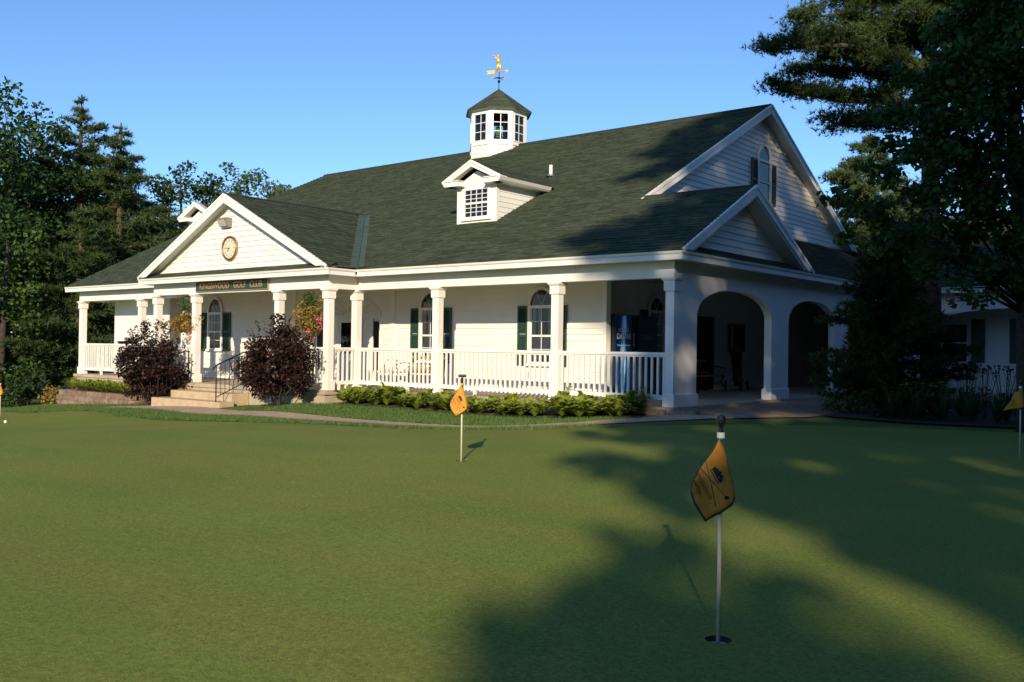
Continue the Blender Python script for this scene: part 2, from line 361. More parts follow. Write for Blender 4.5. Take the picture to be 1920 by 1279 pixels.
# cornices (crown + fascia)
def cornice(mb,a,b,n):
    a,b,n=Vn((*a,0)),Vn((*b,0)),Vn((*n,0)); t=b-a; L=np.linalg.norm(t); t/=L
    prof=[(-.02,ZFB-.012),(-.02,ZFT-.055),(.0,ZFT-.05),(.012,ZFT-.03),(.02,ZFT+.0),(-.05,ZFT+.0),(-.05,ZFB-.012)]
    poly=[a+n*p[0]+Vn((0,0,p[1])) for p in prof]; mb.prism(poly,t*L)
mb=MB(); cornice(mb,(XP+OP+.02,-O),(O,-O),(0,-1)); cornice(mb,(-23.12,-O),(XS-W-OP-.02,-O),(0,-1)); cornice(mb,(O,-O),(O,19.4),(1,0)); cornice(mb,(-23.12,-O),(-23.12,19.4),(-1,0))
cornice(mb,(XS-W-OP,-YP-OP),(XP+OP,-YP-OP),(0,-1)); cornice(mb,(XP+OP,-YP-OP),(XP+OP,-O),(1,0)); cornice(mb,(XS-W-OP,-YP-OP),(XS-W-OP,-O),(-1,0))
part(mb,'cornice',WHITE)
# beams
mb=MB(); mb.box(XP+.002,0,ZCT,-.183,W,ZFB-.002); mb.box(XT-W,0,ZCT,XS-W-.002,W,ZFB-.002)
mb.box(XS-W,-YP,ZCT,XP,-YP+W,ZFB-.002); mb.box(XP-W,-YP+W+.001,ZCT,XP,W-.003,ZFB-.002); mb.box(XS-W,-YP+W+.001,ZCT,XS,W-.003,ZFB-.002)
mb.box(XT-W,W+.001,ZCT,XT,YW,ZFB-.002)
part(mb,'beam',WHITE)
# columns
def column(xr,yf,full=True):
    mb=MB(); xl=xr-W; yb=yf+W
    mb.box(xl,yf,.244,xr,yb,2.19)
    def fr(e0,z0,e1,z1):
        a=[(xl-e0,yf-e0,z0),(xr+e0,yf-e0,z0),(xr+e0,yb+e0,z0),(xl-e0,yb+e0,z0)]; b=[(xl-e1,yf-e1,z1),(xr+e1,yf-e1,z1),(xr+e1,yb+e1,z1),(xl-e1,yb+e1,z1)]
        mb.add(a+b,[(3,2,1,0),(4,5,6,7),(0,1,5,4),(1,2,6,5),(2,3,7,6),(3,0,4,7)])
    fr(.028,0.002,.028,.225); fr(.028,.225,.004,.246)
    fr(.006,2.185,.026,2.20); fr(.026,2.20,.026,2.36); fr(.026,2.36,.062,2.405); fr(.062,2.405,.062,2.437)
    o=part(mb,'column',WHITE); bv=o.modifiers.new('bevel','BEVEL'); bv.width=.004; bv.segments=1; return o
for xr,yf in ((XB,0),(XC,0),(XD,0.002),(XP,-YP),(XQ,-YP),(XR+.0,-YP),(XS,-YP),(XU,0),(XT,0),(XS+.03,0.002)): column(xr,yf)
# corner column + arched side wall
def arch_wall(mb,axis,fix,thick,y0,y1,z1,arches,zbase=0.0,mi=0):
    """wall along axis; arches = (a0,a1,spring,top)"""
    S=[y0]; 
    for a0,a1,sp,tp in arches: S+= [a0-1e-4]+[a0+(a1-a0)*(.5-.5*math.cos(math.pi*k/40)) for k in range(41)]+[a1+1e-4]
    S=sorted(set(S+[y1]))
    def zb(s):
        for a0,a1,sp,tp in arches:
            if a0-1e-6<=s<=a1+1e-6:
                c=(a0+a1)/2; hw=(a1-a0)/2; return sp+(tp-sp)*max(0,1-abs((s-c)/hw)**2.25)**(1/2.25)
        return zbase
    def P(s,z,d): return (fix+d,s,z) if axis=='y' else (s,fix+d,z)
    for a,b in zip(S[:-1],S[1:]):
        if b-a<1e-9: continue
        za,zb_=zb(a),zb(b)
        if b-a<2e-4:
            mb.face([P(a,za,0),P(b,zb_,0),P(b,zb_,-thick),P(a,za,-thick)],mi)
            continue
        mb.face([P(a,za,0),P(b,zb_,0),P(b,z1,0),P(a,z1,0)],mi); mb.face([P(a,za,-thick),P(b,zb_,-thick),P(b,z1,-thick),P(a,z1,-thick)],mi); mb.face([P(a,za,0),P(b,zb_,0),P(b,zb_,-thick),P(a,za,-thick)],mi)
    for s in (y0,y1): mb.face([P(s,zb(s),0),P(s,z1,0),P(s,z1,-thick),P(s,zb(s),-thick)],mi)
AR=[(.907,4.345,1.72,2.32),(5.266,8.148,1.72,2.30),(9.1,12.0,1.72,2.3)]
mb=MB(); arch_wall(mb,'y',-.004,.17,.186,18.9,ZFB-.003,AR,.002)
for a,b in ((.14,.907),(4.345,5.266),(8.148,9.1)):
    mb.box(-.21,a-(.03 if a>1 else .0),.002,.022,b+.03,.235)
    mb.prism([(-.21,a,.235),(.022,a,.235),(-.004,a,.25),(-.18,a,.25)],(0,b-a,0))
part(mb,'arcade_wall',WHITE)
mb=MB(); mb.box(-W,0,.244,0,W,2.19); mb.box(-W-.028,-.028,.002,.028,W,.235); mb.prism([(-W-.028,-.028,.235),(.028,-.028,.235),(.0,0,.25),(-W,0,.25)],(0,W,0))
mb.box(-W-.026,-.026,2.19,.026,W+.02,2.37); mb.prism([(-W-.026,-.026,2.37),(-W-.062,-.062,2.41),(-W-.062,-.062,2.437),(.062,-.062,2.437),(.062,-.062,2.41),(.026,-.026,2.37)],(0,W+.05,0)); mb.box(-W+.001,.001,2.437,-.001,W,ZFB-.003)
part(mb,'column',WHITE,label='corner column against the arcade wall')
# porch slab, steps
mb=MB(); mb.box(XP+.08,-.12,-.09,.06,YW,0); mb.box(XP+.1,-.08,-1.2,.02,YW,-.09)
mb.box(XT-W-.1,-.12,-.09,XS-W-.1,YW,0); mb.box(XT-W-.06,-.08,-1.6,XS-W-.12,YW,-.09)
mb.box(XS-W-.1,-YP-.15,-.10,XP+.08,YW-.002,0); mb.box(XS-W-.06,-YP-.11,-1.2,XP+.04,YW,-.10)
mb.box(-3.45,YW+.002,-.3,-.0,18.9,-.002); mb.box(-.0,.9,-.3,.05,12,-.01)
part(mb,'porch_slab',CONC)
mb=MB(); mb.box(-14.55,-1.55,-.9,-11.75,-1.02,-.19); mb.box(-14.75,-2.0,-.95,-11.62,-1.55,-.38)
o=part(mb,'steps',STEP); bv=o.modifiers.new('b','BEVEL'); bv.width=.02; bv.segments=2
# walls
def sid(mb,poly,o,u,n,mi=0,start=0): lap(mb,poly,o,u,(0,0,1),n,.14,.020,mi=mi,start=start)
mb=MB(); rw=XGW
for a,b in ((-21.4,-13.35),(-9.85,rw)): sid(mb,[(a,0),(b,0),(b,ZFB),(a,ZFB)],(0,YW,0),(1,0,0),(0,-1,0))
mb.box(-21.4,YW+.002,-.3,-13.35,YW+.15,ZFB); mb.box(-9.85,YW+.002,-.3,rw,YW+.15,ZFB)
mb.box(rw-.11,YW-.022,0,rw+.004,YW+.16,ZFB-.002,1)
mb.box(-3.6,YW+.15,-.2,-3.45,18.9,ZFB-.001,1); mb.box(-3.45,YW+.04,-.1,rw-.004,YW+.148,ZFB-.001,1)
mb.box(-21.5,18.9,-1.5,0,19.05,ZFB,1); mb.box(-21.55,YW,-1.5,-21.4,18.9,ZFB,1)
for x in (-9.40,-13.8,-5.0+.0): pass
part(mb,'wall',[SIDING,WHITE])
for x in (-9.52,-13.66): mb=MB(); mb.box(x,YW-.04,0,x+.18,YW-.001,ZFB-.003); part(mb,'pilaster',WHITE)
# big gable wall
mb=MB(); gy0,gy1=2.95,16.09
hz=lambda y: ZR-.10-m_*abs(y-YM)
sid(mb,[(gy0,4.36),(gy1,4.36),(gy1,hz(gy1)),(YM,hz(YM)),(gy0,hz(gy0))],(XGW,0,0),(0,1,0),(1,0,0),start=4.36)
mb.face([(XGW-.01,gy0,4.3),(XGW-.01,gy1,4.3),(XGW-.01,gy1,hz(gy1)),(XGW-.01,YM,hz(YM)),(XGW-.01,gy0,hz(gy0))])
part(mb,'gable_wall',SIDING,label='big end gable clad in white clapboard')
def rake(mb,side,p0,p1,wall,face,d,th=.10,fh=.2):
    """p0 eave,p1 apex as (s,z) top line ; side axis 'x' (gable facing -y) or 'y' (facing +x). wall/face plane coords; board + soffit"""
    def Q(s,z,f): return (s,f,z) if side=='x' else (f,s,z)
    sg=1 if face>wall else -1
    e=face; a,b=p0,p1
    mb.prism([Q(a[0],a[1],e),Q(b[0],b[1],e),Q(b[0],b[1]-fh,e),Q(a[0]+ (b[0]-a[0])*fh/(b[1]-a[1])*.85,a[1]-.0*fh,e)],Vn(Q(0,0,0))+(Vn(Q(0,0,-sg*.03))))
    mb.prism([Q(a[0],a[1]+.012,e+sg*.02),Q(b[0],b[1]+.012,e+sg*.02),Q(b[0],b[1]-.06,e+sg*.02),Q(a[0]+.01*(1 if b[0]>a[0] else -1),a[1]-.055,e+sg*.02)],Vn(Q(0,0,-sg*.05)))
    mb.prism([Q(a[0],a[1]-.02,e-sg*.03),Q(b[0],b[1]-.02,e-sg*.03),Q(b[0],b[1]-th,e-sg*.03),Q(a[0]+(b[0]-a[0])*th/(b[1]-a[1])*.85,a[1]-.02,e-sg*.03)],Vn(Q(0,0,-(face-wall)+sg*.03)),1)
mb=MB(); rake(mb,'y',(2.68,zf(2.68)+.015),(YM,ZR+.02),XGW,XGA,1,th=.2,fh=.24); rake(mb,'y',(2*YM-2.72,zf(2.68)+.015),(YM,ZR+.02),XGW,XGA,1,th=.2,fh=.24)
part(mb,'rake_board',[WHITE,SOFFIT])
mb=MB(); mb.face([(-22.9,-.2,2.76),(-22.9,19.2,2.76),(-22.9,14.8,5.15),(-22.9,YM,5.6),(-22.9,4.2,5.15)]); part(mb,'left_gable_wall',SIDING)
# small gable over the corner
mb=MB(); XSG=-.06; h2=lambda y: ZS-.1-m_*abs(y-YS); zb=zb_=2.9+m_*(O-XSG)
yl=YS-(ZS-.1-zb)/m_; yr=YS+(ZS-.1-zb)/m_
sid(mb,[(yl,zb),(yr,zb),(YS,ZS-.1)],(XSG,0,0),(0,1,0),(1,0,0),start=zb)
mb.face([(XSG-.01,yl-.1,zb-.1),(XSG-.01,yr+.1,zb-.1),(XSG-.01,YS,ZS-.1)])
part(mb,'small_gable_wall',SIDING)
mb=MB(); rake(mb,'y',(-.30,zf(-.30)+.01),(YS,ZS+.02),XSG,O+.0,1,th=.27,fh=.22); rake(mb,'y',(2*YS+.30,zf(-.30)+.01),(YS,ZS+.02),XSG,O,1,th=.27,fh=.22); part(mb,'rake_board',[WHITE,SOFFIT])
# portico roof
mp=.49; XM=-12.72; ZPA=4.99; sp=math.sqrt(1+mp*mp); XPR=-8.54; XPL=-16.90; ze=ZPA-mp*(XPR-XM)
YF=-YP-OP
mb=MB(); ymeet=lambda z:(z-ZFT)/m_-O
Lr=(XPR-XM)*sp
lap(mb,[(0,0),(ymeet(ze)-YF+.05,0),(ymeet(ZPA)-YF+.05,Lr),(0,Lr)],(XPR,YF,ze),(0,1,0),(-1/sp,0,mp/sp),(mp/sp,0,1/sp),.150,.022,tab=.38)
lap(mb,[(-(ymeet(ze)-YF+.05),0),(0,0),(0,Lr),(-(ymeet(ZPA)-YF+.05),Lr)],(XPL,YF,ze),(0,-1,0),(1/sp,0,mp/sp),(-mp/sp,0,1/sp),.150,.022,tab=.38)
# pent strip under the pediment
lap(mb,[(XS-W-OP,0),(XP+OP,0),(XP+OP,.36),(XS-W-OP,.36)],(0,YF,ZFT),(1,0,0),VF,NF,.12,.012,tab=.42)
part(mb,'portico_roof',SHING)
mb=MB(); mb.tube([(XM,YF,ZPA+.015),(XM,3.74,ZPA+.015)],.035,6); part(mb,'ridge_cap',bpy.data.materials['ridge_dark'])
mb=MB(); hp=lambda x: ZPA-.1-mp*abs(x-XM); zb=3.05
sid(mb,[(XM-(ZPA-.1-zb)/mp,zb),(XM+(ZPA-.1-zb)/mp,zb),(XM,ZPA-.1)],(0,-YP,0),(1,0,0),(0,-1,0),start=zb)
mb.face([(XM-4.1,-YP+.01,zb-.15),(XM+4.1,-YP+.01,zb-.15),(XM,-YP+.01,ZPA-.1)])
part(mb,'pediment_wall',SIDING)
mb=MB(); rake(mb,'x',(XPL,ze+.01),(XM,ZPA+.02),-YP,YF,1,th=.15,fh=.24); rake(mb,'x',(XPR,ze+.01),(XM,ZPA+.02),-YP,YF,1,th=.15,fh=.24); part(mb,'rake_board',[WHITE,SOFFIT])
# valley flashing
mb=MB(); A=Vn((XPR,ymeet(ze),ze)); B=Vn((XM,3.72,ZPA)); n1=Vn(NF); n2=Vn((mp/sp,0,1/sp))
for k in range(4):
    a=A+(B-A)*k/4*.985; b=A+(B-A)*(k+1)/4*.985
    up=.026+.003*(k%2)
    mb.face([a+n1*up,a+Vn((.24,0,0))+n1*up,b+Vn((.24,0,0))+n1*up,b+n1*up]); mb.face([a+n2*up,a+Vn((0,-.26,0))+n2*up,b+Vn((0,-.26,0))+n2*up,b+n2*up])
mb.tube([A+n1*.04,B+n1*.04],.022,6)
part(mb,'valley_flashing',FLASH)
# railings
def rail(mb,a,b,zb0=.13):
    a,b=Vn((*a,0)),Vn((*b,0)); t=b-a; L=np.linalg.norm(t); t/=L; n=Vn((-t[1],t[0],0)); c=(a+b)/2
    mb.obox(c+(0,0,1.0),t*L/2,n*.045,(0,0,.028)); mb.obox(c+(0,0,.955),t*L/2,n*.022,(0,0,.018)); mb.obox(c+(0,0,zb0+.045),t*L/2,n*.03,(0,0,.045))
    k=int(round(L/.135)); 
    for i in range(k): mb.obox(a+t*L*(i+.5)/k+Vn((0,0,(zb0+.09+.94)/2)),t*.019,n*.019,(0,0,(.94-zb0-.09)/2))
    for i in (1,2): mb.obox(a+t*L*i/3+Vn((0,0,zb0/2)),t*.03,n*.03,(0,0,zb0/2))
for (a,b) in (((XB,.09),(-W,.09)),((XC,.09),(XB-W,.09)),((XD,.09),(XC-W,.09)),((XP-.09,-YP+W),(XP-.09,0)),((XQ,-YP+.09),(XP-W,-YP+.09)),((XS,-YP+.09),(XR-W,-YP+.09)),((XS-.09,-YP+W),(XS-.09,0)),((XU,.09),(XS-W,.09)),((XT,.09),(XU-W,.09)),((XT-.09,W),(XT-.09,YW))):
    mb=MB(); rail(mb,a,b); part(mb,'railing',WHITE)
# privacy panel at the far left end of the porch
mb=MB(); mb.box(-22.35,1.05,1.12,-19.0,1.09,ZFB-.002); mb.box(-22.38,1.04,0,-22.29,1.13,ZFB-.002); part(mb,'wall_panel',WHITE,label='white screen panel hung below the porch ceiling at the far left')
# windows (frame, glass, arch)
def window(axis,fix,sgn,c,w,z0,zs,ztop,plain=False,louv=True,shut=None,shm=SHUT,grid=(2,2),shz=None,halfsh=None):
    """axis 'x': wall at y=fix facing -y ; 'y': wall at x=fix facing +x"""
    fix=fix-.014 if axis=='x' else fix+.014
    def B(mb,s0,z0_,s1,z1_,d0,d1,mi=0):
        if axis=='x': mb.box(s0,fix-d1,z0_,s1,fix-d0,z1_,mi)
        else: mb.box(fix+d0,s0,z0_,fix+d1,s1,z1_,mi)
    def Pt(s,z,d): return (s,fix-d,z) if axis=='x' else (fix+d,s,z)
    mb=MB(); hw=w/2; t=.07
    B(mb,c-hw,z0,c-hw+t,zs,.012,.07); B(mb,c+hw-t,z0,c+hw,zs,.012,.07); B(mb,c-hw-.03,z0-.06,c+hw+.03,z0,.012,.095); B(mb,c-hw+t,z0+.001,c+hw-t,z0+.04,.012,.05)
    B(mb,c-hw,zs,c+hw,zs+.07,.012,.072)
    zm=(z0+zs)/2; B(mb,c-hw+t,zm-.02,c+hw-t,zm+.025,.012,.055)
    for (a,b) in ((z0+.04,zm-.02),(zm+.025,zs)):
        if not plain: B(mb,c-.008,a,c+.008,b,.03,.042)
        for k in range(1,grid[1]): z=a+(b-a)*k/grid[1]; B(mb,c-hw+t,z-.007,c+hw-t,z+.007,.03,.041)
        B(mb,c-hw+t,a,c-hw+t+.03,b,.02,.046); B(mb,c+hw-t-.03,a,c+hw-t,b,.02,.046)
    za=zs+.07; N=24; ra=ztop-za
    def arc(r,k): th=math.pi*k/N; return (c+math.cos(th)*r*hw/ra, za+math.sin(th)*r)
    for k in range(N):
        p,q=arc(ra,k),arc(ra,k+1); p2,q2=arc(ra-.07,k),arc(ra-.07,k+1)
        mb.face([Pt(*p,.07),Pt(*q,.07),Pt(*q2,.07),Pt(*p2,.07)]); mb.face([Pt(*p,.012),Pt(*q,.012),Pt(*q,.07),Pt(*p,.07)]); mb.face([Pt(*p2,.02),Pt(*q2,.02),Pt(*q2,.07),Pt(*p2,.07)])
    for k in (() if plain else (8,16)):
        p=arc(ra-.05,k); mb.tube([Pt(c,za,.035),Pt(p[0],p[1],.035)],.009,4)
    o=part(mb,'window',WHITE)
    mb=MB(); B(mb,c-hw+.02,z0+.01,c+hw-.02,zs,.013,.0135,0); mb.face([Pt(*arc(ra-.03,k),.0135) for k in range(N+1)],0)
    for (s0,s1) in ((c-hw+t,c-hw*.45),(c+hw*.45,c+hw-t))[:(1 if c<-15 else 2)]: B(mb,s0,zm+.02,s1,zs,.014,.016,1)
    if c>-15: B(mb,c-hw+t,z0+.04,c+hw-t,zm-.02,.014,.017,2)
    if c>-15: B(mb,c-.11,zm+.03,c-.02,zs,.014,.018,1)
    mb.face([Pt(c-hw+t,z0+.02,.027),Pt(c+hw-t,z0+.02,.027),Pt(c+hw-t,zs,.027),Pt(c-hw+t,zs,.027)],3); mb.face([Pt(*arc(ra-.06,k),.027) for k in range(N+1)],3)
    g=mb.build('pane',[DARK,CURT,BLIND,GLASS],o)
    if shut:
        for s0 in (c-hw-.02-shut,c+hw+.02):
            mb=MB(); a,b=(shz or (z0-.05,zs+.06)); B(mb,s0,a,s0+.045,b,.013,.05); B(mb,s0+shut-.045,a,s0+shut,b,.013,.05); 
            for z in (a,(a+b)/2-.03,b-.06): B(mb,s0+.045,z,s0+shut-.045,z+.06,.013,.05)
            z=a+.07
            while z<b-.07:
                if abs(z-(a+b)/2)>.04:
                    q=[Pt(s0+.045,z,.042),Pt(s0+shut-.045,z,.042),Pt(s0+shut-.045,z+.035,.02),Pt(s0+.045,z+.035,.02)]; mb.face(q)
                    mb.face([Pt(s0+.045,z,.042),Pt(s0+shut-.045,z,.042),Pt(s0+shut-.045,z,.015),Pt(s0+.045,z,.015)])
                z+=.036
            part(mb,'shutter',shm)
window('x',YW,1,-4.46,.78,.72,2.0,2.50,shut=.30)
window('x',YW,1,-8.02,.78,.72,2.0,2.50,shut=.30)
window('x',YW,1,-17.48,.80,.90,2.0,2.55,shut=.38)
window('y',XGW,1,9.66,.86,5.30,6.42,6.95,True,shut=.34,shm=OLIVE,grid=(1,1),shz=(5.28,6.45))
window('y',-3.45,1,5.1,.8,.9,2.0,2.45,shut=.3)
# side door in the arcade
mb=MB(); mb.box(-3.449,7.0,0,-3.40,8.3,2.1); mb.box(-3.41,7.12,.02,-3.385,8.18,2.0,1); part(mb,'door',[WHITE,DARK],label='dark side door seen through the first arch')
# entrance: recessed arch with door, sidelights and sunburst lunette
EC=-11.6; a0,a1=-13.35,-9.85
mb=MB(); arch_wall(mb,'x',YW+.0,-.40,a0,a1,ZFB-.001,[(a0+.12,a1-.12,1.86,2.47)],-.1)
mb.box(a0+.1,YW+.38,-.1,a1-.1,YW+.45,ZFB-.01)
c=(a0+a1)/2; hw=(a1-a0)/2-.12
N=40
for r,rr in ((1,.012),(1.035,.022)):
    mb.tube([(c+hw*r*math.cos(math.pi*k/N),YW-.012,1.86+.61*r*math.sin(math.pi*k/N)) for k in range(N+1)],rr,5)
mb.box(c-hw,YW+.33,1.83,c+hw,YW+.385,1.90)
for k in range(1,8):
    th=math.pi*k/8; mb.tube([(c+.28*math.cos(th),YW+.365,1.9+.14*math.sin(th)),(c+hw*.96*math.cos(th),YW+.365,1.88+.57*math.sin(th))],.014,4)
mb.tube([(c+.28*math.cos(math.pi*k/12),YW+.36,1.9+.14*math.sin(math.pi*k/12)) for k in range(13)],.018,4)
for x in (c-hw+.02,c-.95,c-.55,c+.42,c+.9,c+hw-.12): mb.box(x,YW+.33,0,x+.12,YW+.386,1.83)
part(mb,'entrance',WHITE)
mb=MB(); mb.box(c-.44,YW+.345,.02,c+.42,YW+.375,1.82); 
for x in (c-.36,c+.06): mb.box(x,YW+.34,.12,x+.3,YW+.3449,.75)
mb.box(c-.3,YW+.335,.85,c+.28,YW+.3448,1.72,1); d=part(mb,'door',[WHITE,GLASS]); 
mb=MB(); mb.box(c-.3,YW+.3449,.85,c+.28,YW+.3453,1.72); mb.build('pane',DARK,d)
mb=MB(); mb.tube([(c+.36,YW+.34,.95),(c+.36,YW+.28,.95)],.02,8); mb.build('handle',BRASS,d)
for x0,x1 in ((c-1.35,c-1.02),(c+1.05,c+1.4)):
    mb=MB(); mb.box(x0,YW+.335,.35,x1,YW+.36,1.75); part(mb,'sidelight',DARK)
# dormers
def dormer(xc):
    y0=2.15; hw=.64; z0=zf(y0); zeb=5.10; yv=ymeet(zeb)
    mb=MB(); mb.box(xc-hw,y0-.0,z0-.05,xc+hw,y0+.05,5.12,1)
    for sx in (-1,1):
        lap(mb,[(y0,z0),(y0,zeb+.03),(yv+.1,zeb+.03)] if True else None,(xc+sx*hw,0,0),(0,1,0),(0,0,1),(sx,0,0),.127,.012,start=z0)
        mb.box(xc+sx*(hw+.006)-.012,y0-.012,z0-.02,xc+sx*(hw+.006)+.012,y0+.09,5.12,1)
    # pediment wall
    mb.face([(xc-.8,y0-.002,5.10),(xc+.8,y0-.002,5.10),(xc,y0-.002,5.10+.8*.5)],1)
    d=part(mb,'dormer',[SIDING,WHITE])
    yf=y0-.24; A=5.70; ov=.95; ez=A-.49*ov
    mb=MB(); s5=math.sqrt(1+.49**2)
    lap(mb,[(0,0),(ymeet(ez)-yf,0),(ymeet(A)-yf,ov*s5),(0,ov*s5)],(xc+ov,yf,ez),(0,1,0),(-1/s5,0,.49/s5),(.49/s5,0,1/s5),.145,.01,tab=.4)
    lap(mb,[(-(ymeet(ez)-yf),0),(0,0),(0,ov*s5),(-(ymeet(A)-yf),ov*s5)],(xc-ov,yf,ez),(0,-1,0),(1/s5,0,.49/s5),(-.49/s5,0,1/s5),.145,.01,tab=.4)
    mb.build('dormer_roof',SHING,d)
    mb=MB()
    for sx in (-1,1):
        rake(mb,'x',(xc+sx*(ov+.02),ez+.02),(xc,A+.03),y0,yf,1,fh=.16)
        cr=[(xc+sx*(ov+.02),ez+.005),(xc+sx*(ov-.02),ez-.07),(xc+sx*(ov-.06),ez-.11),(xc+sx*(hw),ez-.11),(xc+sx*(hw),ez+.0)]
        mb.prism([(a,yf,b) for a,b in cr],(0,ymeet(ez-.1)-yf-.02,0))
        mb.prism([(xc+sx*(ov-.0),yf-.001,ez+.0),(xc+sx*(ov-.06),yf-.001,ez-.11),(xc+sx*.38,yf-.001,ez-.11),(xc+sx*.44,yf-.001,ez+.0)],(0,.26,0))
        mb.prism([(xc+sx*(ov-.0),yf-.02,ez+.012),(xc+sx*.44,yf-.02,ez+.012),(xc+sx*.40,yf-.0,ez+.04),(xc+sx*(ov-.0),yf-.0,ez+.03)],(0,.28,0))
    mb.build('dormer_trim',[WHITE,SOFFIT],d)
    mb=MB(); w0,w1,a,b=xc-.37,xc+.37,z0+.17,5.02; yy=y0
    mb.box(w0-.10,yy-.03,a-.07,w0,yy-.001,b+.05); mb.box(w1,yy-.03,a-.07,w1+.1,yy-.001,b+.05); mb.box(w0,yy-.03,b,w1,yy-.001,b+.05); mb.box(w0-.12,yy-.05,a-.10,w1+.12,yy-.0305,a-.04); mb.box(w0,yy-.03,a-.05,w1,yy-.001,a)
    zm=(a+b)/2; mb.box(w0,yy-.028,zm-.025,w1,yy-.001,zm+.025)
    for k in range(1,4): x=w0+(w1-w0)*k/4; mb.box(x-.009,yy-.02,a,x+.009,yy-.004,b)
    for k in (1,2,4,5): z=a+(b-a)*k/6; mb.box(w0,yy-.019,z-.008,w1,yy-.004,z+.008)
    mb.face([(w0,yy-.006,a),(w1,yy-.006,a),(w1,yy-.006,b),(w0,yy-.006,b)],1)
    mb.face([(w0,yy-.003,a),(w1,yy-.003,a),(w1,yy-.003,b),(w0,yy-.003,b)],2)
    mb.build('dormer_window',[WHITE,GLASS,mat('dim_room',(.16,.15,.15),.9)],d)
dormer(-6.86); dormer(-19.02)
# vent pipe
mb=MB(); mb.tube([(-6.9,5.26,5.7),(-6.9,5.26,6.13)],.05,12); mb.tube([(-6.9,5.24,5.79),(-6.9,5.26,5.86)],[.13,.06],12,1); part(mb,'vent_pipe',[WHITE,mat('lead',(.4,.42,.42),.4,metal=.5)])
# cupola
CX,CY=-12.42,YM; WF=1.86
def octp(w,z,k): a=R(22.5+45*k); r=w/2/math.cos(R(22.5)); return (CX+r*math.cos(a),CY+r*math.sin(a),z)
mb=MB()
for k in range(8):
    a,b=Vn(octp(WF,0,k)),Vn(octp(WF,0,k+1)); t=unit(b-a); n=Vn((t[1],-t[0],0)); L=np.linalg.norm(b-a)
    lap(mb,[(0,7.0),(L,7.0),(L,7.93),(0,7.93)],(a[0],a[1],0),t,(0,0,1),n,.127,.012,start=7.04)
    for q in (a,b): mb.obox((q[0],q[1],7.47)-n*.0+t*(.04 if q is a else -.04)+n*.006,t*.045,n*.014,(0,0,.46),1)
cup=part(mb,'cupola',[SIDING,WHITE])
mb=MB()
for k in range(8):
    a,b=Vn(octp(WF,0,k)),Vn(octp(WF,0,k+1)); t=unit(b-a); n=Vn((t[1],-t[0],0)); L=np.linalg.norm(b-a); c=(a+b)/2
    def bx(s0,s1,z0,z1,d0,d1,mi=0): mb.obox(a+t*(s0+s1)/2+n*(d0+d1)/2+Vn((0,0,(z0+z1)/2)),t*(s1-s0)/2,n*abs(d1-d0)/2,(0,0,(z1-z0)/2),mi)
    bx(0,L,7.93,7.97,-.04,.035); bx(0,.13,7.97,9.15,-.04,.012); bx(L-.13,L,7.97,9.15,-.04,.012); bx(.13,L-.13,7.97,8.10,-.04,.012); bx(.13,L-.13,8.98,9.15,-.04,.012)
    bx(.11,.14,8.08,9.0,.0,.02); bx(L-.14,L-.11,8.08,9.0,.0,.02); bx(.11,L-.11,8.98,9.01,.0,.022); bx(.10,L-.10,8.07,8.10,.0,.028)
    bx(L/2-.012,L/2+.012,8.10,8.98,-.03,-.008)
    for z in (8.39,8.69): bx(.13,L-.13,z-.011,z+.011,-.029,-.009)
    p=a+t*.13-n*.02; q=a+t*(L-.13)-n*.02
    mb.face([(p[0],p[1],8.1),(q[0],q[1],8.1),(q[0],q[1],8.98),(p[0],p[1],8.98)],1)
mb.build('cupola_window',[WHITE,GLASS],cup)
mb=MB()
for k in range(8):
    a,b=octp(WF+.22,9.13,k),octp(WF+.22,9.13,k+1); c1,d1=octp(WF+.28,9.17,k),octp(WF+.28,9.17,k+1); mb.face([a,b,d1,c1],1); mb.face([octp(WF-.1,9.13,k),octp(WF-.1,9.13,k+1),b,a],1)
mb.build('cupola_eave',[SHING,WHITE],cup)
mb=MB()
for k in range(8):
    a,b=Vn(octp(WF+.34,9.16,k)),Vn(octp(WF+.34,9.16,k+1)); ap=Vn((CX,CY,10.03)); t=unit(b-a); mid=(a+b)/2; v=ap-mid; hh=np.linalg.norm(v); v/=hh; n=np.cross(t,v); 
    if n[2]<0: n=-n
    L=np.linalg.norm(b-a); lap(mb,[(0,0),(L,0),(L/2,hh)],a,t,v,n,.13,.008,tab=.35)
    mb.face([a-(0,0,.03),b-(0,0,.03),b,a])
    mb.tube([a+(0,0,.01),ap+(0,0,.01)],.016,5)
mb.build('cupola_roof',SHING,cup)
mb=MB(); mb.tube([(CX,CY,8.75),(CX,CY,9.3)],.012,6); mb.build('green_shape_rod',IRON,cup)
mb=MB(); mb.lathe((CX,CY,8.34),[(.16,0),(.15,.05),(.11,.16),(.10,.3),(.05,.38),(.01,.42)],16); mb.build('cupola_green_shape',mat('dull_green',(.06,.14,.06),.6),cup)  # small green flared shape hung on a rod inside the cupola
# wall outlet etc
mb=MB(); mb.box(-4.86,YW-.03,.38,-4.78,YW-.014,.52); part(mb,'outlet_box',mat('grey_box',(.2,.18,.15),.6))
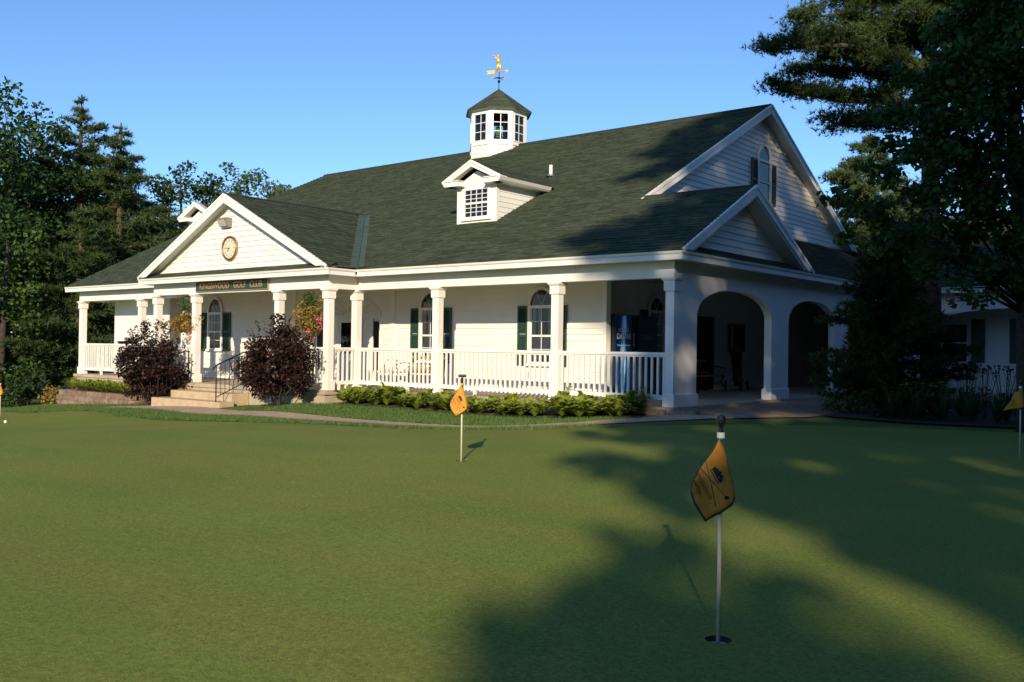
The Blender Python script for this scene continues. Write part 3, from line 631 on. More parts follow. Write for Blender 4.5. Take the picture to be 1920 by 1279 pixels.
# ------------------------------------------------------------------ things on the building
def textobj(txt,size,m,parent,loc,rot,ext=.004,name='lettering',bold=0,sx=1):
    cu=bpy.data.curves.new('t','FONT'); cu.body=txt; cu.size=size; cu.extrude=ext; cu.offset=bold; cu.align_x='CENTER'; cu.align_y='CENTER'
    t=bpy.data.objects.new('t',cu); COL.objects.link(t); dg=bpy.context.evaluated_depsgraph_get(); me=bpy.data.meshes.new_from_object(t.evaluated_get(dg)); bpy.data.objects.remove(t)
    me.materials.clear(); me.materials.append(m); o=bpy.data.objects.new(name,me); COL.objects.link(o); o.parent=parent; o.location=loc; o.rotation_euler=rot; o.scale=(sx,1,1); return o
s=empty('sign_board',(-12.75,-YP,2.62),'long dark green sign board with raised copper lettering above the entrance steps','sign')
mb=MB(); mb.box(-1.60,-.04,-.135,1.60,-.004,.135); mb.build('board',mat('sign_green',(.012,.07,.045),.4),s)
mb=MB()
for z in (-.14,.125): mb.box(-1.62,-.048,z,1.62,-.003,z+.015)
for x in (-1.62,1.60): mb.box(x,-.048,-.125,x+.02,-.003,.125)
COPP=mat('copper_leaf',(.70,.34,.16),.35,metal=.6); mb.build('frame',COPP,s)
for t_,x_ in (('KINGSWOOD',-.73),('GOLF',.42),('CLUB',1.12)): textobj(t_,.235,COPP,s,(x_,-.046,-.0),(R(90),0,0),.008,bold=.003,sx=.93)
c=empty('wall_clock',(-12.80,-YP-.015,3.60),'round wall clock with brass rim and cream face on the pediment','clock')
def disc(mb,r0,y0,r1,y1,n=40,mi=0):
    for k in range(n):
        a,b=2*math.pi*k/n,2*math.pi*(k+1)/n; mb.face([(r0*math.cos(a),y0,r0*math.sin(a)),(r0*math.cos(b),y0,r0*math.sin(b)),(r1*math.cos(b),y1,r1*math.sin(b)),(r1*math.cos(a),y1,r1*math.sin(a))],mi)
mb=MB(); disc(mb,.33,0,.33,-.05); disc(mb,.33,-.05,.31,-.08); disc(mb,.31,-.08,.265,-.05); mb.build('rim',BRASS,c,smooth=False)
mb=MB(); disc(mb,.27,-.048,.001,-.048); 
mb.build('face',mat('clock_face',(.62,.60,.45),.5),c)
for k in range(12):
    mb=MB(); a=R(30*k); ca,sa=math.cos(a),math.sin(a); mb.obox((.215*ca,-.0495,.215*sa),(.022*ca,0,.022*sa),(0,.0008,0),(-.006*sa,0,.006*ca)); mb.build('hour_mark',IRON,c)
mb=MB()
for ang,L,w in ((175,.20,.006),(225,.13,.009)):
    a=R(ang); d=Vn((math.cos(a),0,math.sin(a))); p=Vn((-d[2],0,d[0])); mb.obox(Vn((0,-.053,0))+d*(L/2-.02),d*L/2,(0,.0015,0),p*w)
mb.build('hands',IRON,c)
l=empty('emergency_light',(-12.92,-YP-.014,4.30),'grey box flood light high on the pediment above the clock','light')
mb=MB(); mb.prism([(-.2,0,-.1),(-.2,0,.11),(-.2,-.16,.10),(-.2,-.24,.06),(-.2,-.14,-.12),(-.2,0,-.15)],(.36,0,0)); mb.build('housing',mat('grey_metal',(.25,.23,.20),.5,metal=.2),l)
mb=MB(); mb.prism([(-.17,-.165,.085),(-.17,-.245,.045),(-.17,-.15,-.11)],(.30,0,0)); mb.obox((0,0,0),(.001,0,0),(0,.001,0),(0,0,.001)); mb.build('lens',mat('lens',(.5,.5,.47),.15),l)
for x in (-.19,.17): pass
# weathervane
wv=empty('weathervane',(CX,CY,10.03),'gilded weathervane with a swinging golfer above an arrow, on top of the cupola','weathervane')
mb=MB(); mb.tube([(0,0,-.05),(0,0,.62)],.014,8); mb.lathe((0,0,.22),[(.005,0),(.045,.03),(.055,.06),(.04,.1),(.005,.12)],12); mb.build('rod',IRON,wv)
mb=MB(); 
mb.tube([(-.24,0,.42),(.24,0,.38)],.011,6); mb.tube([(0,-.22,.40),(0,.22,.40)],.011,6); mb.lathe((0,0,.37),[(.02,0),(.045,.03),(.02,.07)],10); mb.build('direction_arms',IRON,wv)
for t_,p_ in (('W',(-.27,0,.43)),('E',(.28,0,.37)),('S',(0,-.25,.40)),('N',(0,.25,.40))): textobj(t_,.13,GOLD,wv,p_,(R(90),0,R(10)),.006,'letter')
mb=MB(); mb.tube([(-.36,0,.62),(.30,0,.62)],.012,6)
mb.prism([(.24,-.006,.57),(.24,-.006,.67),(.36,-.006,.62)],(0,.012,0)); mb.prism([(-.46,-.01,.56),(-.18,-.01,.56),(-.13,-.01,.62),(-.18,-.01,.68),(-.46,-.01,.68),(-.40,-.01,.62)],(0,.02,0)); a=mb.build('arrow',GOLD,wv)
a.rotation_euler=(0,0,R(20))
mb=MB()
def limb(pts,rs): mb.tube(pts,[r_*1.45 for r_ in rs],8)
limb([(-.10,0,.64),(-.06,0,.78),(-.02,0,.92)],[.025,.03,.045]); limb([(.05,0,.64),(.04,0,.78),(.0,0,.92)],[.025,.03,.045]); limb([(-.15,0,.64),(-.09,0,.645)],[.02,.025]); limb([(.02,0,.64),(.09,0,.645)],[.025,.02])
limb([(-.01,0,.90),(-.03,0,1.0),(-.06,0,1.10)],[.05,.05,.06]); limb([(-.055,0,1.10),(-.05,0,1.14)],[.022,.02]); mb.lathe((-.045,0,1.13),[(.005,0),(.035,.02),(.04,.05),(.03,.08),(.005,.09)],10); mb.lathe((-.045,0,1.195),[(.055,0),(.04,.015),(.03,.035),(.003,.04)],10)
limb([(-.03,0,1.08),(-.12,0,1.06),(-.13,0,1.16)],[.025,.02,.016]); limb([(-.08,0,1.09),(-.14,0,1.12),(-.13,0,1.17)],[.025,.02,.016]); limb([(-.13,0,1.17),(-.22,0,1.20)],[.008,.007]); mb.box(-.25,-.012,1.18,-.22,.012,1.23)
g=mb.build('golfer_figure',GOLD,wv,smooth=True); g.rotation_euler=(0,0,R(20))
# vending machines
def vending(y,label,front,main):
    v=empty('vending_machine',(-3.02,y+.43,0),label,'vending machine','vending machines under the corner porch')
    mb=MB(); mb.box(-.40,-.425,.06,.40,.425,1.85); 
    for sx in (-.33,.33):
        for sy in (-.35,.35): mb.box(sx-.03,sy-.03,0,sx+.03,sy+.03,.06)
    mb.build('cabinet',mat('cabinet_black',(.012,.012,.014),.35),v)
    mb=MB(); mb.box(.401,-.405,.12,.425,.26 if main else .40,1.83); mb.build('front_panel',front,v)
    mb=MB(); mb.box(.401,.275 if main else .405,.12,.43,.41 if main else .42,1.83); mb.build('control_panel',IRON,v)
    mb=MB(); 
    if main:
        mb.box(.431,.30,1.15,.438,.38,1.45,0); ST=mat('steel',(.4,.4,.4),.3,metal=.8); mb.build('coin_slot',ST,v); mb=MB(); mb.box(.431,.31,.9,.44,.37,.98,0); mb.build('coin_return',ST,v)
    T=(R(90),0,R(90)); TX=mat('logo_print',(.85,.87,.9) if main else (.10,.13,.15),.5)  # lettering is white on the blue machine, dull grey on the other
    textobj('DA\u017fANI' if False else 'DASANI',.17,TX,v,(.428,-.07 if main else .0,1.36),T,.001,bold=.004,sx=.95)
    if main:
        textobj('PURIFIED WATER',.062,TX,v,(.428,-.07,1.52),T,.001,sx=.9); textobj('Treat yourself well. Every day.',.045,TX,v,(.428,-.07,1.17),T,.001)
        mb=MB(); mb.box(.4255,-.32,1.475,.4275,.18,1.482); mb.build('logo_line',TX,v)
    return v
def water_mat():
    m=bpy.data.materials.new('water_panel'); m.use_nodes=True; n,l=nt(m); b=n['Principled BSDF']; b.inputs['Roughness'].default_value=.25
    tc=n.new('ShaderNodeTexCoord'); sp_=n.new('ShaderNodeSeparateXYZ'); l.new(tc.outputs['Object'],sp_.inputs[0])
    ns=n.new('ShaderNodeTexNoise'); ns.inputs['Scale'].default_value=4; mp_=n.new('ShaderNodeMapping'); mp_.inputs['Scale'].default_value=(1,2.6,.5); l.new(tc.outputs['Object'],mp_.inputs[0]); l.new(mp_.outputs[0],ns.inputs[0])
    a=n.new('ShaderNodeMath'); a.operation='MULTIPLY_ADD'; l.new(ns.outputs[0],a.inputs[0]); a.inputs[1].default_value=.38; a.inputs[2].default_value=-.12
    s_=n.new('ShaderNodeMath'); s_.operation='ADD'; l.new(sp_.outputs[1],s_.inputs[0]); l.new(a.outputs[0],s_.inputs[1])
    ab=n.new('ShaderNodeMath'); ab.operation='ABSOLUTE'; l.new(s_.outputs[0],ab.inputs[0])
    cr=n.new('ShaderNodeValToRGB'); e=cr.color_ramp.elements; e[0].position=0; e[0].color=(.40,.6,.8,1); e[1].position=.2; e[1].color=(.004,.016,.07,1)
    x=e.new(.06); x.color=(.05,.25,.6,1); x=e.new(.10); x.color=(.010,.05,.20,1)
    l.new(ab.outputs[0],cr.inputs[0]); l.new(cr.outputs[0],b.inputs['Base Color']); l.new(cr.outputs[0],b.inputs['Emission Color']); b.inputs['Emission Strength'].default_value=.10; return m
vending(1.98,'blue drinks vending machine with a lit water picture, nearest the porch wall corner',water_mat(),True)
vending(2.92,'dark drinks vending machine standing right of the blue one, half hidden by the corner column',mat('panel_dark',(.02,.035,.045),.25),False)
# benches
def bench(loc,rz,label,L=1.2):
    b=empty('porch_bench',loc,label,'bench','wood and iron benches on the porch',rz)
    mb=MB()
    for k in range(5): mb.box(-L/2,-.42+k*.085,.41,L/2,-.36+k*.085,.435)
    mb.build('seat',WOOD,b)
    mb=MB()
    for z in (.50,.80): mb.obox((0,.03+(z-.5)*.25,z),(L/2,0,0),(0,.012,.003),(0,-.008,.035))
    mb.build('backrest',WOOD,b)
    mb=MB()
    for i in range(9):
        x=-L/2+.12+i*(L-.24)/8
        for zz in (.58,.66,.73): mb.tube([(x+.045*math.cos(t),.03+(zz+.045*math.sin(t)-.5)*.25,zz+.045*math.sin(t)) for t in np.linspace(0,6.28,9)],.008,4)
    mb.build('back_panel',IRON,b)
    for sx in (-L/2,L/2):
        mb=MB(); mb.tube([(sx,-.40,.41),(sx,-.34,.25),(sx,-.44,.12),(sx,-.46,0)],[.022,.018,.018,.025],6); mb.tube([(sx,.02,.41),(sx,-.02,.22),(sx,.08,.1),(sx,.12,0)],[.022,.018,.018,.025],6)
        mb.tube([(sx,.13,.88),(sx,.05,.6),(sx,.0,.41),(sx,-.42,.41)],.018,6); mb.tube([(sx,.06,.64),(sx,-.2,.66),(sx,-.42,.62),(sx,-.46,.55),(sx,-.40,.5),(sx,-.38,.41)],.016,6); mb.tube([(sx,-.34,.28),(sx,-.16,.2),(sx,.0,.27)],.012,6)
        mb.build('side_frame',IRON,b)
    return b
bench((-8.05,1.62,0),0,'orange slatted bench with scrolled iron panel below the middle front window')
bench((-15.2,1.6,0),0,'wood bench with thin black legs right of the window behind the steps')
bench((-3.0,6.45,0),R(90),'dark bench against the wall inside the first arch',L=1.5)
# white chair
ch=empty('porch_chair',(-9.15,1.15,0),'white arch-backed chair on the porch left of the orange bench','chair',rz=R(10))
mb=MB(); mb.box(-.25,-.25,.40,.25,.22,.44); mb.build('seat',WHITE,ch)
mb=MB(); mb.tube([(-.24,.23,.42),(-.24,.27,.75)]+[(.24*-math.cos(t),.28,.75+.14*math.sin(t)) for t in np.linspace(0,math.pi,9)]+[(.24,.27,.75),(.24,.23,.42)],.016,6)
for x in (-.15,-.05,.05,.15): mb.tube([(x,.23,.43),(x,.275,.83)],.009,5)
mb.build('backrest',WHITE,ch)
for x,y in ((-.22,-.22),(.22,-.22),(-.22,.2),(.22,.2)): mb=MB(); mb.tube([(x,y,.40),(x*1.08,y*1.1,0)],[.018,.014],6); mb.build('leg',WHITE,ch)
# golf push cart
pc=empty('golf_push_cart',(-2.75,8.35,0),'black golf bag on a three wheel push cart inside the first arch','golf cart',rz=R(35))
mb=MB(); mb.tube([(0,-.05,.15),(0,.12,.55),(0,.30,.98)],[.11,.13,.15],12); mb.tube([(0,.30,.98),(0,.31,1.0)],[.16,.16],12); mb.build('golf_bag',IRON,pc)
mb=MB(); mb.tube([(0,.42,1.02),(0,.0,.55),(0,-.5,.14)],.014,6); mb.tube([(-.28,.2,.14),(0,.05,.45),(.28,.2,.14)],.014,6); mb.tube([(-.14,.44,1.05),(.14,.44,1.05)],.016,6); mb.tube([(-.28,.2,.14),(.28,.2,.14)],.01,6); mb.tube([(0,-.5,.14),(0,.05,.12)],.012,6); mb.build('frame',mat('cart_grey',(.28,.28,.27),.4,metal=.5),pc)
for x,y in ((-.30,.2),(.30,.2),(0,-.52)):
    mb=MB()
    for k in range(16):
        a,b=2*math.pi*k/16,2*math.pi*(k+1)/16; mb.face([(x-.02,y+.14*math.cos(a),.14+.14*math.sin(a)),(x+.02,y+.14*math.cos(a),.14+.14*math.sin(a)),(x+.02,y+.14*math.cos(b),.14+.14*math.sin(b)),(x-.02,y+.14*math.cos(b),.14+.14*math.sin(b))]); 
        for e in (-.02,.02): mb.face([(x+e,y+.14*math.cos(a),.14+.14*math.sin(a)),(x+e,y+.14*math.cos(b),.14+.14*math.sin(b)),(x+e,y+.10*math.cos(b),.14+.10*math.sin(b)),(x+e,y+.10*math.cos(a),.14+.10*math.sin(a))])
    for k in range(6): a=math.pi*k/3; mb.tube([(x,y,.14),(x,y+.12*math.cos(a),.14+.12*math.sin(a))],.007,4)
    mb.build('wheel',IRON,pc)
mb=MB()
for i in range(7):
    a=i*.9; x,y=.07*math.cos(a),.33+.06*math.sin(a); mb.tube([(x,y-.1,.9),(x*1.3,y+.03,1.13)],.006,5); mb.obox((x*1.35,y+.04,1.15),(.03,.01,0),(0,.014,0),(0,0,.028))
mb.build('golf_club',mat('steel_club',(.5,.5,.5),.25,metal=1),pc)
bd=empty('notice_board',(-3.40,9.6,1.45),'pale framed notice on the dark wall inside the second arch','notice board')
mb=MB(); mb.box(.0,-.5,-.4,.02,.5,.4); mb.build('board',mat('cork',(.10,.06,.03),.8),bd); mb=MB()
mb.box(.021,-.42,-.3,.026,-.3,.35); mb.build('paper',mat('paper',(.5,.47,.35),.8),bd)
# black iron handrails at the steps
def handrail(x,label):
    h=empty('handrail',(x,-1.1,-.38),label,'handrail','iron handrails beside the entrance steps')
    mb=MB(); z0=h1(x,-2.05)+.36
    mb.tube([(0,.05,1.22),(0,-.08,1.25),(0,-.85,.93),(0,-.95,.86),(0,-.98,.80)],.018,8); mb.tube([(0,.02,.50),(0,-.88,.12)],.012,6); mb.build('rail',IRON,h)
    for y,t,b in ((0.02,1.24,.38),(-.88,.92,-.02)): mb=MB(); mb.tube([(0,y,b),(0,y,t)],.017,6); mb.build('post',IRON,h)
    mb=MB()
    for k in range(1,7): y=.02-.9*k/7; mb.tube([(0,y,.5+ (y-.02)*.42),(0,y,1.23+(y-.02)*.36)],.008,5)
    mb.build('baluster_row',IRON,h); return h
handrail(-14.45,'black iron handrail on the left of the entrance steps beside the shrub'); handrail(-11.78,'black iron handrail on the right of the entrance steps')
# retaining block wall + edging by the corner
mb=MB(); x=-22.2
r0=0
for r in range(4):
    x=-22.25+(.15 if r%2 else 0)
    while x<-17.6:
        z=-1.12+r*.16; zt=z+.155; mb.box(x,-1.0+r*.01,z,x+.29,-.80,zt); x+=.3
    for yy in (-.78,-.48): mb.box(-22.25+r*.01,yy,-1.12+r*.16,-22.0,yy+.29,-.965+r*.16)
mb.box(-22.1,-.78,-1.0,-17.7,-.1,-.50)
w=mb.build('retaining_wall',BRICK,loc=(-20,-.9,-1.1)); tag(w,'low brown block retaining wall under the far left porch','retaining wall')
mb=MB(); mb.obox((-.35,-.22,-.10),(.30,.03,0),(-.01,.08,0),(0,0,.055)); mb.obox((.35,-.17,-.085),(.28,-.02,0),(.01,.07,0),(0,0,.05))
w=mb.build('edging_stones',BLOCK,loc=(0,-.2,-.15)); tag(w,'brown edging stones at the foot of the porch corner column','edging')
# ------------------------------------------------------------------ right wing
wg=empty('side_wing',(3,13,0),'low white wing with a wide arched porch behind the dark evergreen at right','building'); ORIG[wg.name]=(3,13,0)
YWg=12.3
mb=MB(); arch_wall(mb,'x',YWg,-.17,.02,14,ZFB-.003,[(1.15,5.6,1.78,2.32),(6.6,11,1.78,2.32)],-.05); part(mb,'arcade_wall',WHITE,wg)
mb=MB(); sid(mb,[(-.3,-.1),(14,-.1),(14,2.75),(-.3,2.75)],(0,14.0,0),(1,0,0),(0,-1,0),start=-.1); mb.box(-.3,14.0,-.2,14,14.2,2.7,0); mb.box(0,12.3,-.3,14,14,.0,1); mb.box(0,12,2.75,14,14.1,2.78,0); part(mb,'wall',[SIDING,CONC],wg)
mb=MB(); lap(mb,[(.0,0),(14,0),(14,5*su),(.0,5*su)],(0.35,YWg-O,ZFT),(1,0,0),VF,NF,.150,.022,tab=.38); mb.face([(-2.0,YWg-O+5,ZFT+5*m_),(14.5,YWg-O+5,ZFT+5*m_),(14.5,22,2.9),(-2,22,2.9)]); mb.face([(14.35,YWg-O,ZFT),(14.35,YWg-O+5,ZFT+5*m_),(14.35,22,2.9)]); part(mb,'roof',SHING,wg)
mb=MB(); cornice(mb,(.36,YWg-O),(14.4,YWg-O),(0,-1)); part(mb,'cornice',WHITE,wg)
mb=MB(); x0=.9
mb.box(.95,13.93,.78,1.02,13.985,2.0); mb.box(1.68,13.93,.78,1.75,13.985,2.0); mb.box(1.02,13.93,.78,1.68,13.985,.86); mb.box(1.02,13.93,1.94,1.68,13.985,2.0); mb.box(1.02,13.94,1.38,1.68,13.985,1.43); mb.box(1.02,13.975,.86,1.68,13.984,1.94,1); part(mb,'window',[WHITE,DARK],wg)
for x in (1.80,2.80,4.2): mb=MB(); mb.box(x,13.94,.84,x+.36,13.985,2.08); part(mb,'shutter',SHUT,wg)
# ------------------------------------------------------------------ flags and ball
FLAGO=mat('flag_orange',(.85,.37,.05),.8,var=.12,vscale=25,trans=.25); FLAGG=mat('flag_border',(.012,.07,.05),.8); INK=mat('flag_ink',(.015,.015,.03),.8)
POLE=mat('pole_cream',(.60,.55,.42),.45); KNOB=mat('knob_black',(.012,.012,.014),.25,coat=.5)
FR=Vn((math.cos(R(39.2)),math.sin(R(39.2)),0)) # cloth plane direction
def flag(x,y,h,label,detail,rz=0,knob='ball',tilt=0,z=None,turn=1):
    z=h1(x,y)+.005 if z is None else z
    f=empty('flag',(x,y,z),label,'golf flag','small orange flags on the putting green',rz)
    mb=MB(); mb.tube([(0,0,-.09),(0,0,h-.10)],[.0095,.0085],12); p=mb.build('pole',POLE,f,smooth=True)
    mb=MB()
    if knob=='ball':
        mb.lathe((0,0,h-.10),[(.011,0),(.011,.035),(.008,.04),(.014,.05),(.02,.063),(.021,.078),(.015,.092),(.003,.098)],16,0); mb.lathe((0,0,h-.103),[(.0165,0),(.0165,.024)],16,1)
    else:
        mb.lathe((0,0,h-.10),[(.012,0),(.012,.07)],14,0); mb.tube([(-.042,0,h-.022),(-.03,0,h-.014),(.03,0,h-.014),(.042,0,h-.022)],[.012,.015,.015,.012],10,0); mb.lathe((0,0,h-.125),[(.016,0),(.016,.03)],14,2)
    mb.build('knob',[KNOB,WHITE,mat('knob_yellow',(.7,.55,.08),.5)],f)
    # hanging cloth: local x = right in picture. outline (x,z) relative to pole top zone
    T=h-.105
    O1=[(-.012,T),(-.040,T-.055),(-.085,T-.125),(-.117,T-.185),(-.122,T-.215),(-.108,T-.262),(-.062,T-.335),(0.0,T-.300),(.048,T-.262),(.058,T-.235),(.050,T-.175),(.028,T-.10),(.008,T-.035)]
    if turn==2: O1=[(-.0,T),(-.07,T-.06),(-.12,T-.15),(-.20,T-.27),(-.13,T-.245),(-.03,T-.235),(.02,T-.22),(.025,T-.1),(.02,T-.03)]
    c0=Vn((-.030,T-.19)); 
    def fold(px,pz): return -.0295-.011*math.sin(px*46+pz*12)-.005*math.sin(pz*41+px*20)
    def sheet(outl,dy,m,name,inner=1.0,parent=f):
        mb=MB(); n=len(outl); K=6; rows=[]
        fine=[]
        for i in range(n):
            a,b=Vn(outl[i]),Vn(outl[(i+1)%n])
            for k in range(3): fine.append(a+(b-a)*k/3)
        for k in range(K+1):
            rows.append([(c0+(q-c0)*inner*k/K) for q in fine])
        vs=[]; 
        for r_ in rows: vs+= [(q[0],fold(q[0],q[1])+dy,q[1]) for q in r_]
        N=len(fine); fs=[]
        for k in range(K):
            for i in range(N): fs.append((k*N+i,k*N+(i+1)%N,(k+1)*N+(i+1)%N,(k+1)*N+i))
        mb.add(vs,fs); o=mb.build(name,m,parent,smooth=True); s_=o.modifiers.new('s','SOLIDIFY'); s_.thickness=.0015; return o
    cl=sheet(O1,.004,FLAGO,'cloth')
    # border = slightly larger dark green backing shifted down
    O2=[(q[0]*1.04-.001,q[1]-(.012 if q[1]<T-.2 else .002)) for q in O1]
    sheet(O2,.0075,FLAGG,'border')
    mb=MB(); mb.prism([(-.012,-.020,T-.002),(.012,-.020,T-.002),(.018,-.020,T-.06),(.034,-.021,T-.13),(.012,-.020,T-.05),(-.010,-.020,T-.01)],(0,.010,0)); mb.tube([(0,0,T-(.14 if turn==1 else .25)),(0,0,T-.004)],.0115 if turn==1 else .02,10); mb.build('sleeve',FLAGG,f)
    # emblem: crown + crossed clubs
    if detail and turn==1:
        def Q(px,pz,e=.0012): return (px,fold(px,pz)+.004-e-.0012,pz)
        def strip(mb,a,b,w0,w1,k=8):
            a,b=Vn(a),Vn(b); d=unit(b-a); n=Vn((-d[1],d[0]))
            for i in range(k):
                p,q=a+(b-a)*i/k,a+(b-a)*(i+1)/k; wa=w0+(w1-w0)*i/k; wb=w0+(w1-w0)*(i+1)/k
                mb.face([Q(*(p+n*wa)),Q(*(q+n*wb)),Q(*(q-n*wb)),Q(*(p-n*wa))])
        mb=MB(); S=.00222*120/698  # metres per crop pixel
        def g(cx,cy): return (-.012+(cx-372)*S*1.02, T-(cy-232)*S*1.0)
        strip(mb,g(232,460),g(352,975),.0008,.0019); strip(mb,g(185,560),g(455,870),.0018,.0010)
        cc=Vn(g(458,868)); mb.face([Q(*(cc+Vn((.011*math.cos(t),.0085*math.sin(t))))) for t in np.linspace(0,6.28,14)[:-1]])
        strip(mb,g(282,562),g(368,722),.0020,.0020)
        cr=[(300,560),(345,520),(338,545),(382,550),(368,575),(412,592),(392,612),(432,640),(405,655),(450,688),(385,705)]
        for i in range(0,len(cr)-2,2): mb.face([Q(*g(*cr[i])),Q(*g(*cr[i+1])),Q(*g(*cr[i+2])),Q(*g(*((372),(640))))])
        base=[(298,556),(380,706)]
        for i in range(5):
            a=Vn(base[0])+(Vn(base[1])-Vn(base[0]))*i/5; b=Vn(base[0])+(Vn(base[1])-Vn(base[0]))*(i+1)/5; q=cr[min(2*i,10)]; r_=cr[min(2*i+2,10)]
            mb.face([Q(*g(*a)),Q(*g(*q)),Q(*g(*r_)),Q(*g(*b))])
        mb.build('emblem',INK,f)
        ang=math.atan2(-(870-610),(285-145))
        for t_,sz,cx,cy in (('KINGSWOOD',.0215,218,745),('Golf Club',.017,150,765)):
            q=g(cx,cy); o=textobj(t_,sz,INK,f,(q[0],fold(*q)+.0008,q[1]),(R(90),0,0),.0002,'lettering'); o.rotation_euler=(R(90),-ang,0)
            for v in o.data.vertices:
                lx,lz=v.co.x*math.cos(ang)-v.co.y*math.sin(ang),v.co.x*math.sin(ang)+v.co.y*math.cos(ang); v.co.z+= -(fold(q[0]+lx,q[1]+lz)-fold(*q))
    return f
# nearest flag: pole in the first cup
flag(HOLES[0][0],HOLES[0][1],.955,'large orange flag with crown emblem hanging by the nearest cream pole, black ball knob',True,R(36))
flag(HOLES[1][0],HOLES[1][1],.925,'orange flag on the sunlit pole near the middle, black T handle',True,R(38),knob='tee')
flag(-18.6,-4.25,.98,'tiny orange flag at the far left edge of the green',False,R(60),knob='ball')
flag(6.49,-3.16,.93,'shaded flag at the right edge, half outside the picture, with a green sleeve',False,R(30),knob='ball',turn=2)
def ball(x,y,label):
    b=empty('golf_ball',(x,y,h1(x,y)+.012),label,'golf ball'); bm=bmesh.new(); bmesh.ops.create_icosphere(bm,subdivisions=3,radius=.0335); bmesh.ops.translate(bm,verts=bm.verts,vec=(0,0,.0335)); me=bpy.data.meshes.new('ball_shell'); bm.to_mesh(me); bm.free(); me.materials.append(WHITE); o=bpy.data.objects.new('ball_shell',me); COL.objects.link(o); o.parent=b
ball(-11.9,-6.95,'white golf ball lying on the green near the left edge')
# ------------------------------------------------------------------ plants
# short mown blades on the near part of the green
N=260000; D_=2.4+8.5*RNG.random(N)**1.35; A_=R(90)+.6844+RNG.uniform(-.56,.56,N); PX_=9.004+D_*np.cos(A_)/np.cos(A_-R(90)-.6844); PY_=-15.822+D_*np.sin(A_)/np.cos(A_-R(90)-.6844)
kp=np.ones(N,bool)
for a,b in HOLES: kp&=((PX_-a)**2+(PY_-b)**2)>.058**2
PX_,PY_,D_=PX_[kp],PY_[kp],D_[kp]; N=len(PX_); a=RNG.random(N)*6.283; d=np.stack([np.cos(a),np.sin(a),0*a],1)*(.0009+.0003*D_)[:,None]; b=np.stack([PX_,PY_,H(PX_,PY_)+.011],1); ln=RNG.normal(size=(N,3))*.6; ln[:,2]=1
o=quadmesh('mown_blades',np.stack([b-d,b+d,b+ln*(.002+.004*RNG.random(N))[:,None]],1),leafmat('mown_blade',(.154,.208,.044),(.200,.243,.056),isl=.28,tr=.25,vs=1.5),k=3); tag(o,'short mown grass blades of the near putting green',kind='stuff')
def grassblades(name,n,fn,hgt,wid,m,label=None):
    P=fn(n); z=H(P[:,0],P[:,1]); N=len(P); a=RNG.random(N)*6.283; d=np.stack([np.cos(a),np.sin(a),0*a],1); hh=(hgt*(.5+RNG.random(N)))[:,None]; lean=RNG.normal(size=(N,3))*.35; lean[:,2]=1; b=np.stack([P[:,0],P[:,1],z],1)
    V=np.stack([b-d*wid,b+d*wid,b+lean*hh],1); o=quadmesh(name,V,m,k=3); tag(o,kind='stuff'); return o
def reg(boxes):
    def f(n):
        out=[]; A=[(x1-x0)*(y1-y0) for x0,x1,y0,y1 in boxes]; s_=sum(A)
        for (x0,x1,y0,y1),a in zip(boxes,A): k=int(n*a/s_); out.append(np.stack([x0+RNG.random(k)*(x1-x0),y0+RNG.random(k)*(y1-y0)],1))
        return np.concatenate(out)
    return f
PT=np.array([(-17.2,-1.9),(-15,-2.15),(-12.8,-2.45),(-10.5,-2.9),(-8,-3.15),(-5.5,-3.45),(-3.4,-3.5),(-1.8,-3.0),(-.2,-1.8),(1.2,.2)])
def roughzone(n):
    P=reg([(-10.9,.0,-4.6,-.85),(-26,-14.7,-3.2,-.7),(-17,-1,-4.8,-2.9),(-10.9,-8.9,-1.9,-1.05)])(n)
    pc=np.interp(P[:,0],PT[:,0],PT[:,1]); keep=(P[:,1]<edge(P[:,0])+.35*0+9)&(P[:,1]>edge(P[:,0])-.02)&(np.abs(P[:,1]-pc)>.48)
    keep|=(P[:,0]<-17.4)&(P[:,1]>edge(P[:,0]))
    keep&=~((P[:,0]>-14.9)&(P[:,0]<-10.8)&(P[:,1]>-2.1)); keep&=~((P[:,0]>-22.3)&(P[:,0]<-17.6)&(P[:,1]>-1.02)); return P[keep]
o=grassblades('lawn_grass',110000,roughzone,.045,.006,L_GRASS)
o['label']='short rough lawn grass between the porch bed, path and putting green'
def broadleafplant(n,L,wd,up,rng,zs=.25):
    """radiating curved leaves, each strip of 4 quads -> (n*4,4,3)"""
    out=[]
    for i in range(n):
        a=rng.random()*6.283; ll=L*(.6+.6*rng.random()); el=up*(.35+.9*rng.random()); d=Vn((math.cos(a),math.sin(a),0)); s_=Vn((-d[1],d[0],0)); p=[]
        rise=ll*math.sin(el); K=4
        for k in range(K+1):
            t=k/K; r=ll*math.cos(el)*t; z=.02+rise*(1.9*t-1.15*t*t); w=wd*math.sin(math.pi*min(1,(.10+.9*t)))**.8*(1 if k<K else .05)*(.3 if k==0 else 1); c=d*r+Vn((0,0,z)); p.append((c-s_*w+Vn((0,0,w*.3)),c+s_*w+Vn((0,0,w*.3)),c))
        for k in range(K):
            out.append([p[k][0],p[k][2],p[k+1][2],p[k+1][0]]); out.append([p[k][2],p[k][1],p[k+1][1],p[k+1][2]])
    return np.array(out)
rg=np.random.default_rng(5)
HP=[quadmesh('hosta_plant',broadleafplant(60,.50,.085,1.25,rg),L_HOSTA) for _ in range(3)]
for o in HP: o.data.materials[0]=L_HOSTA
hx=[-8.35,-7.95,-7.45,-7.0,-6.5,-6.05,-5.5,-5.05,-4.6,-4.1,-3.6,-3.15,-2.65,-2.2,-1.75,-1.35,-1.0,-.72]
side=['front','back']
first=True; hl=[]
for i,x in enumerate(hx):
    for j in range(2):
        hl.append((x+rg.uniform(-.12,.12)+.2*j, -.44-.45*j+rg.uniform(-.08,.08), .68+.45*rg.random()))
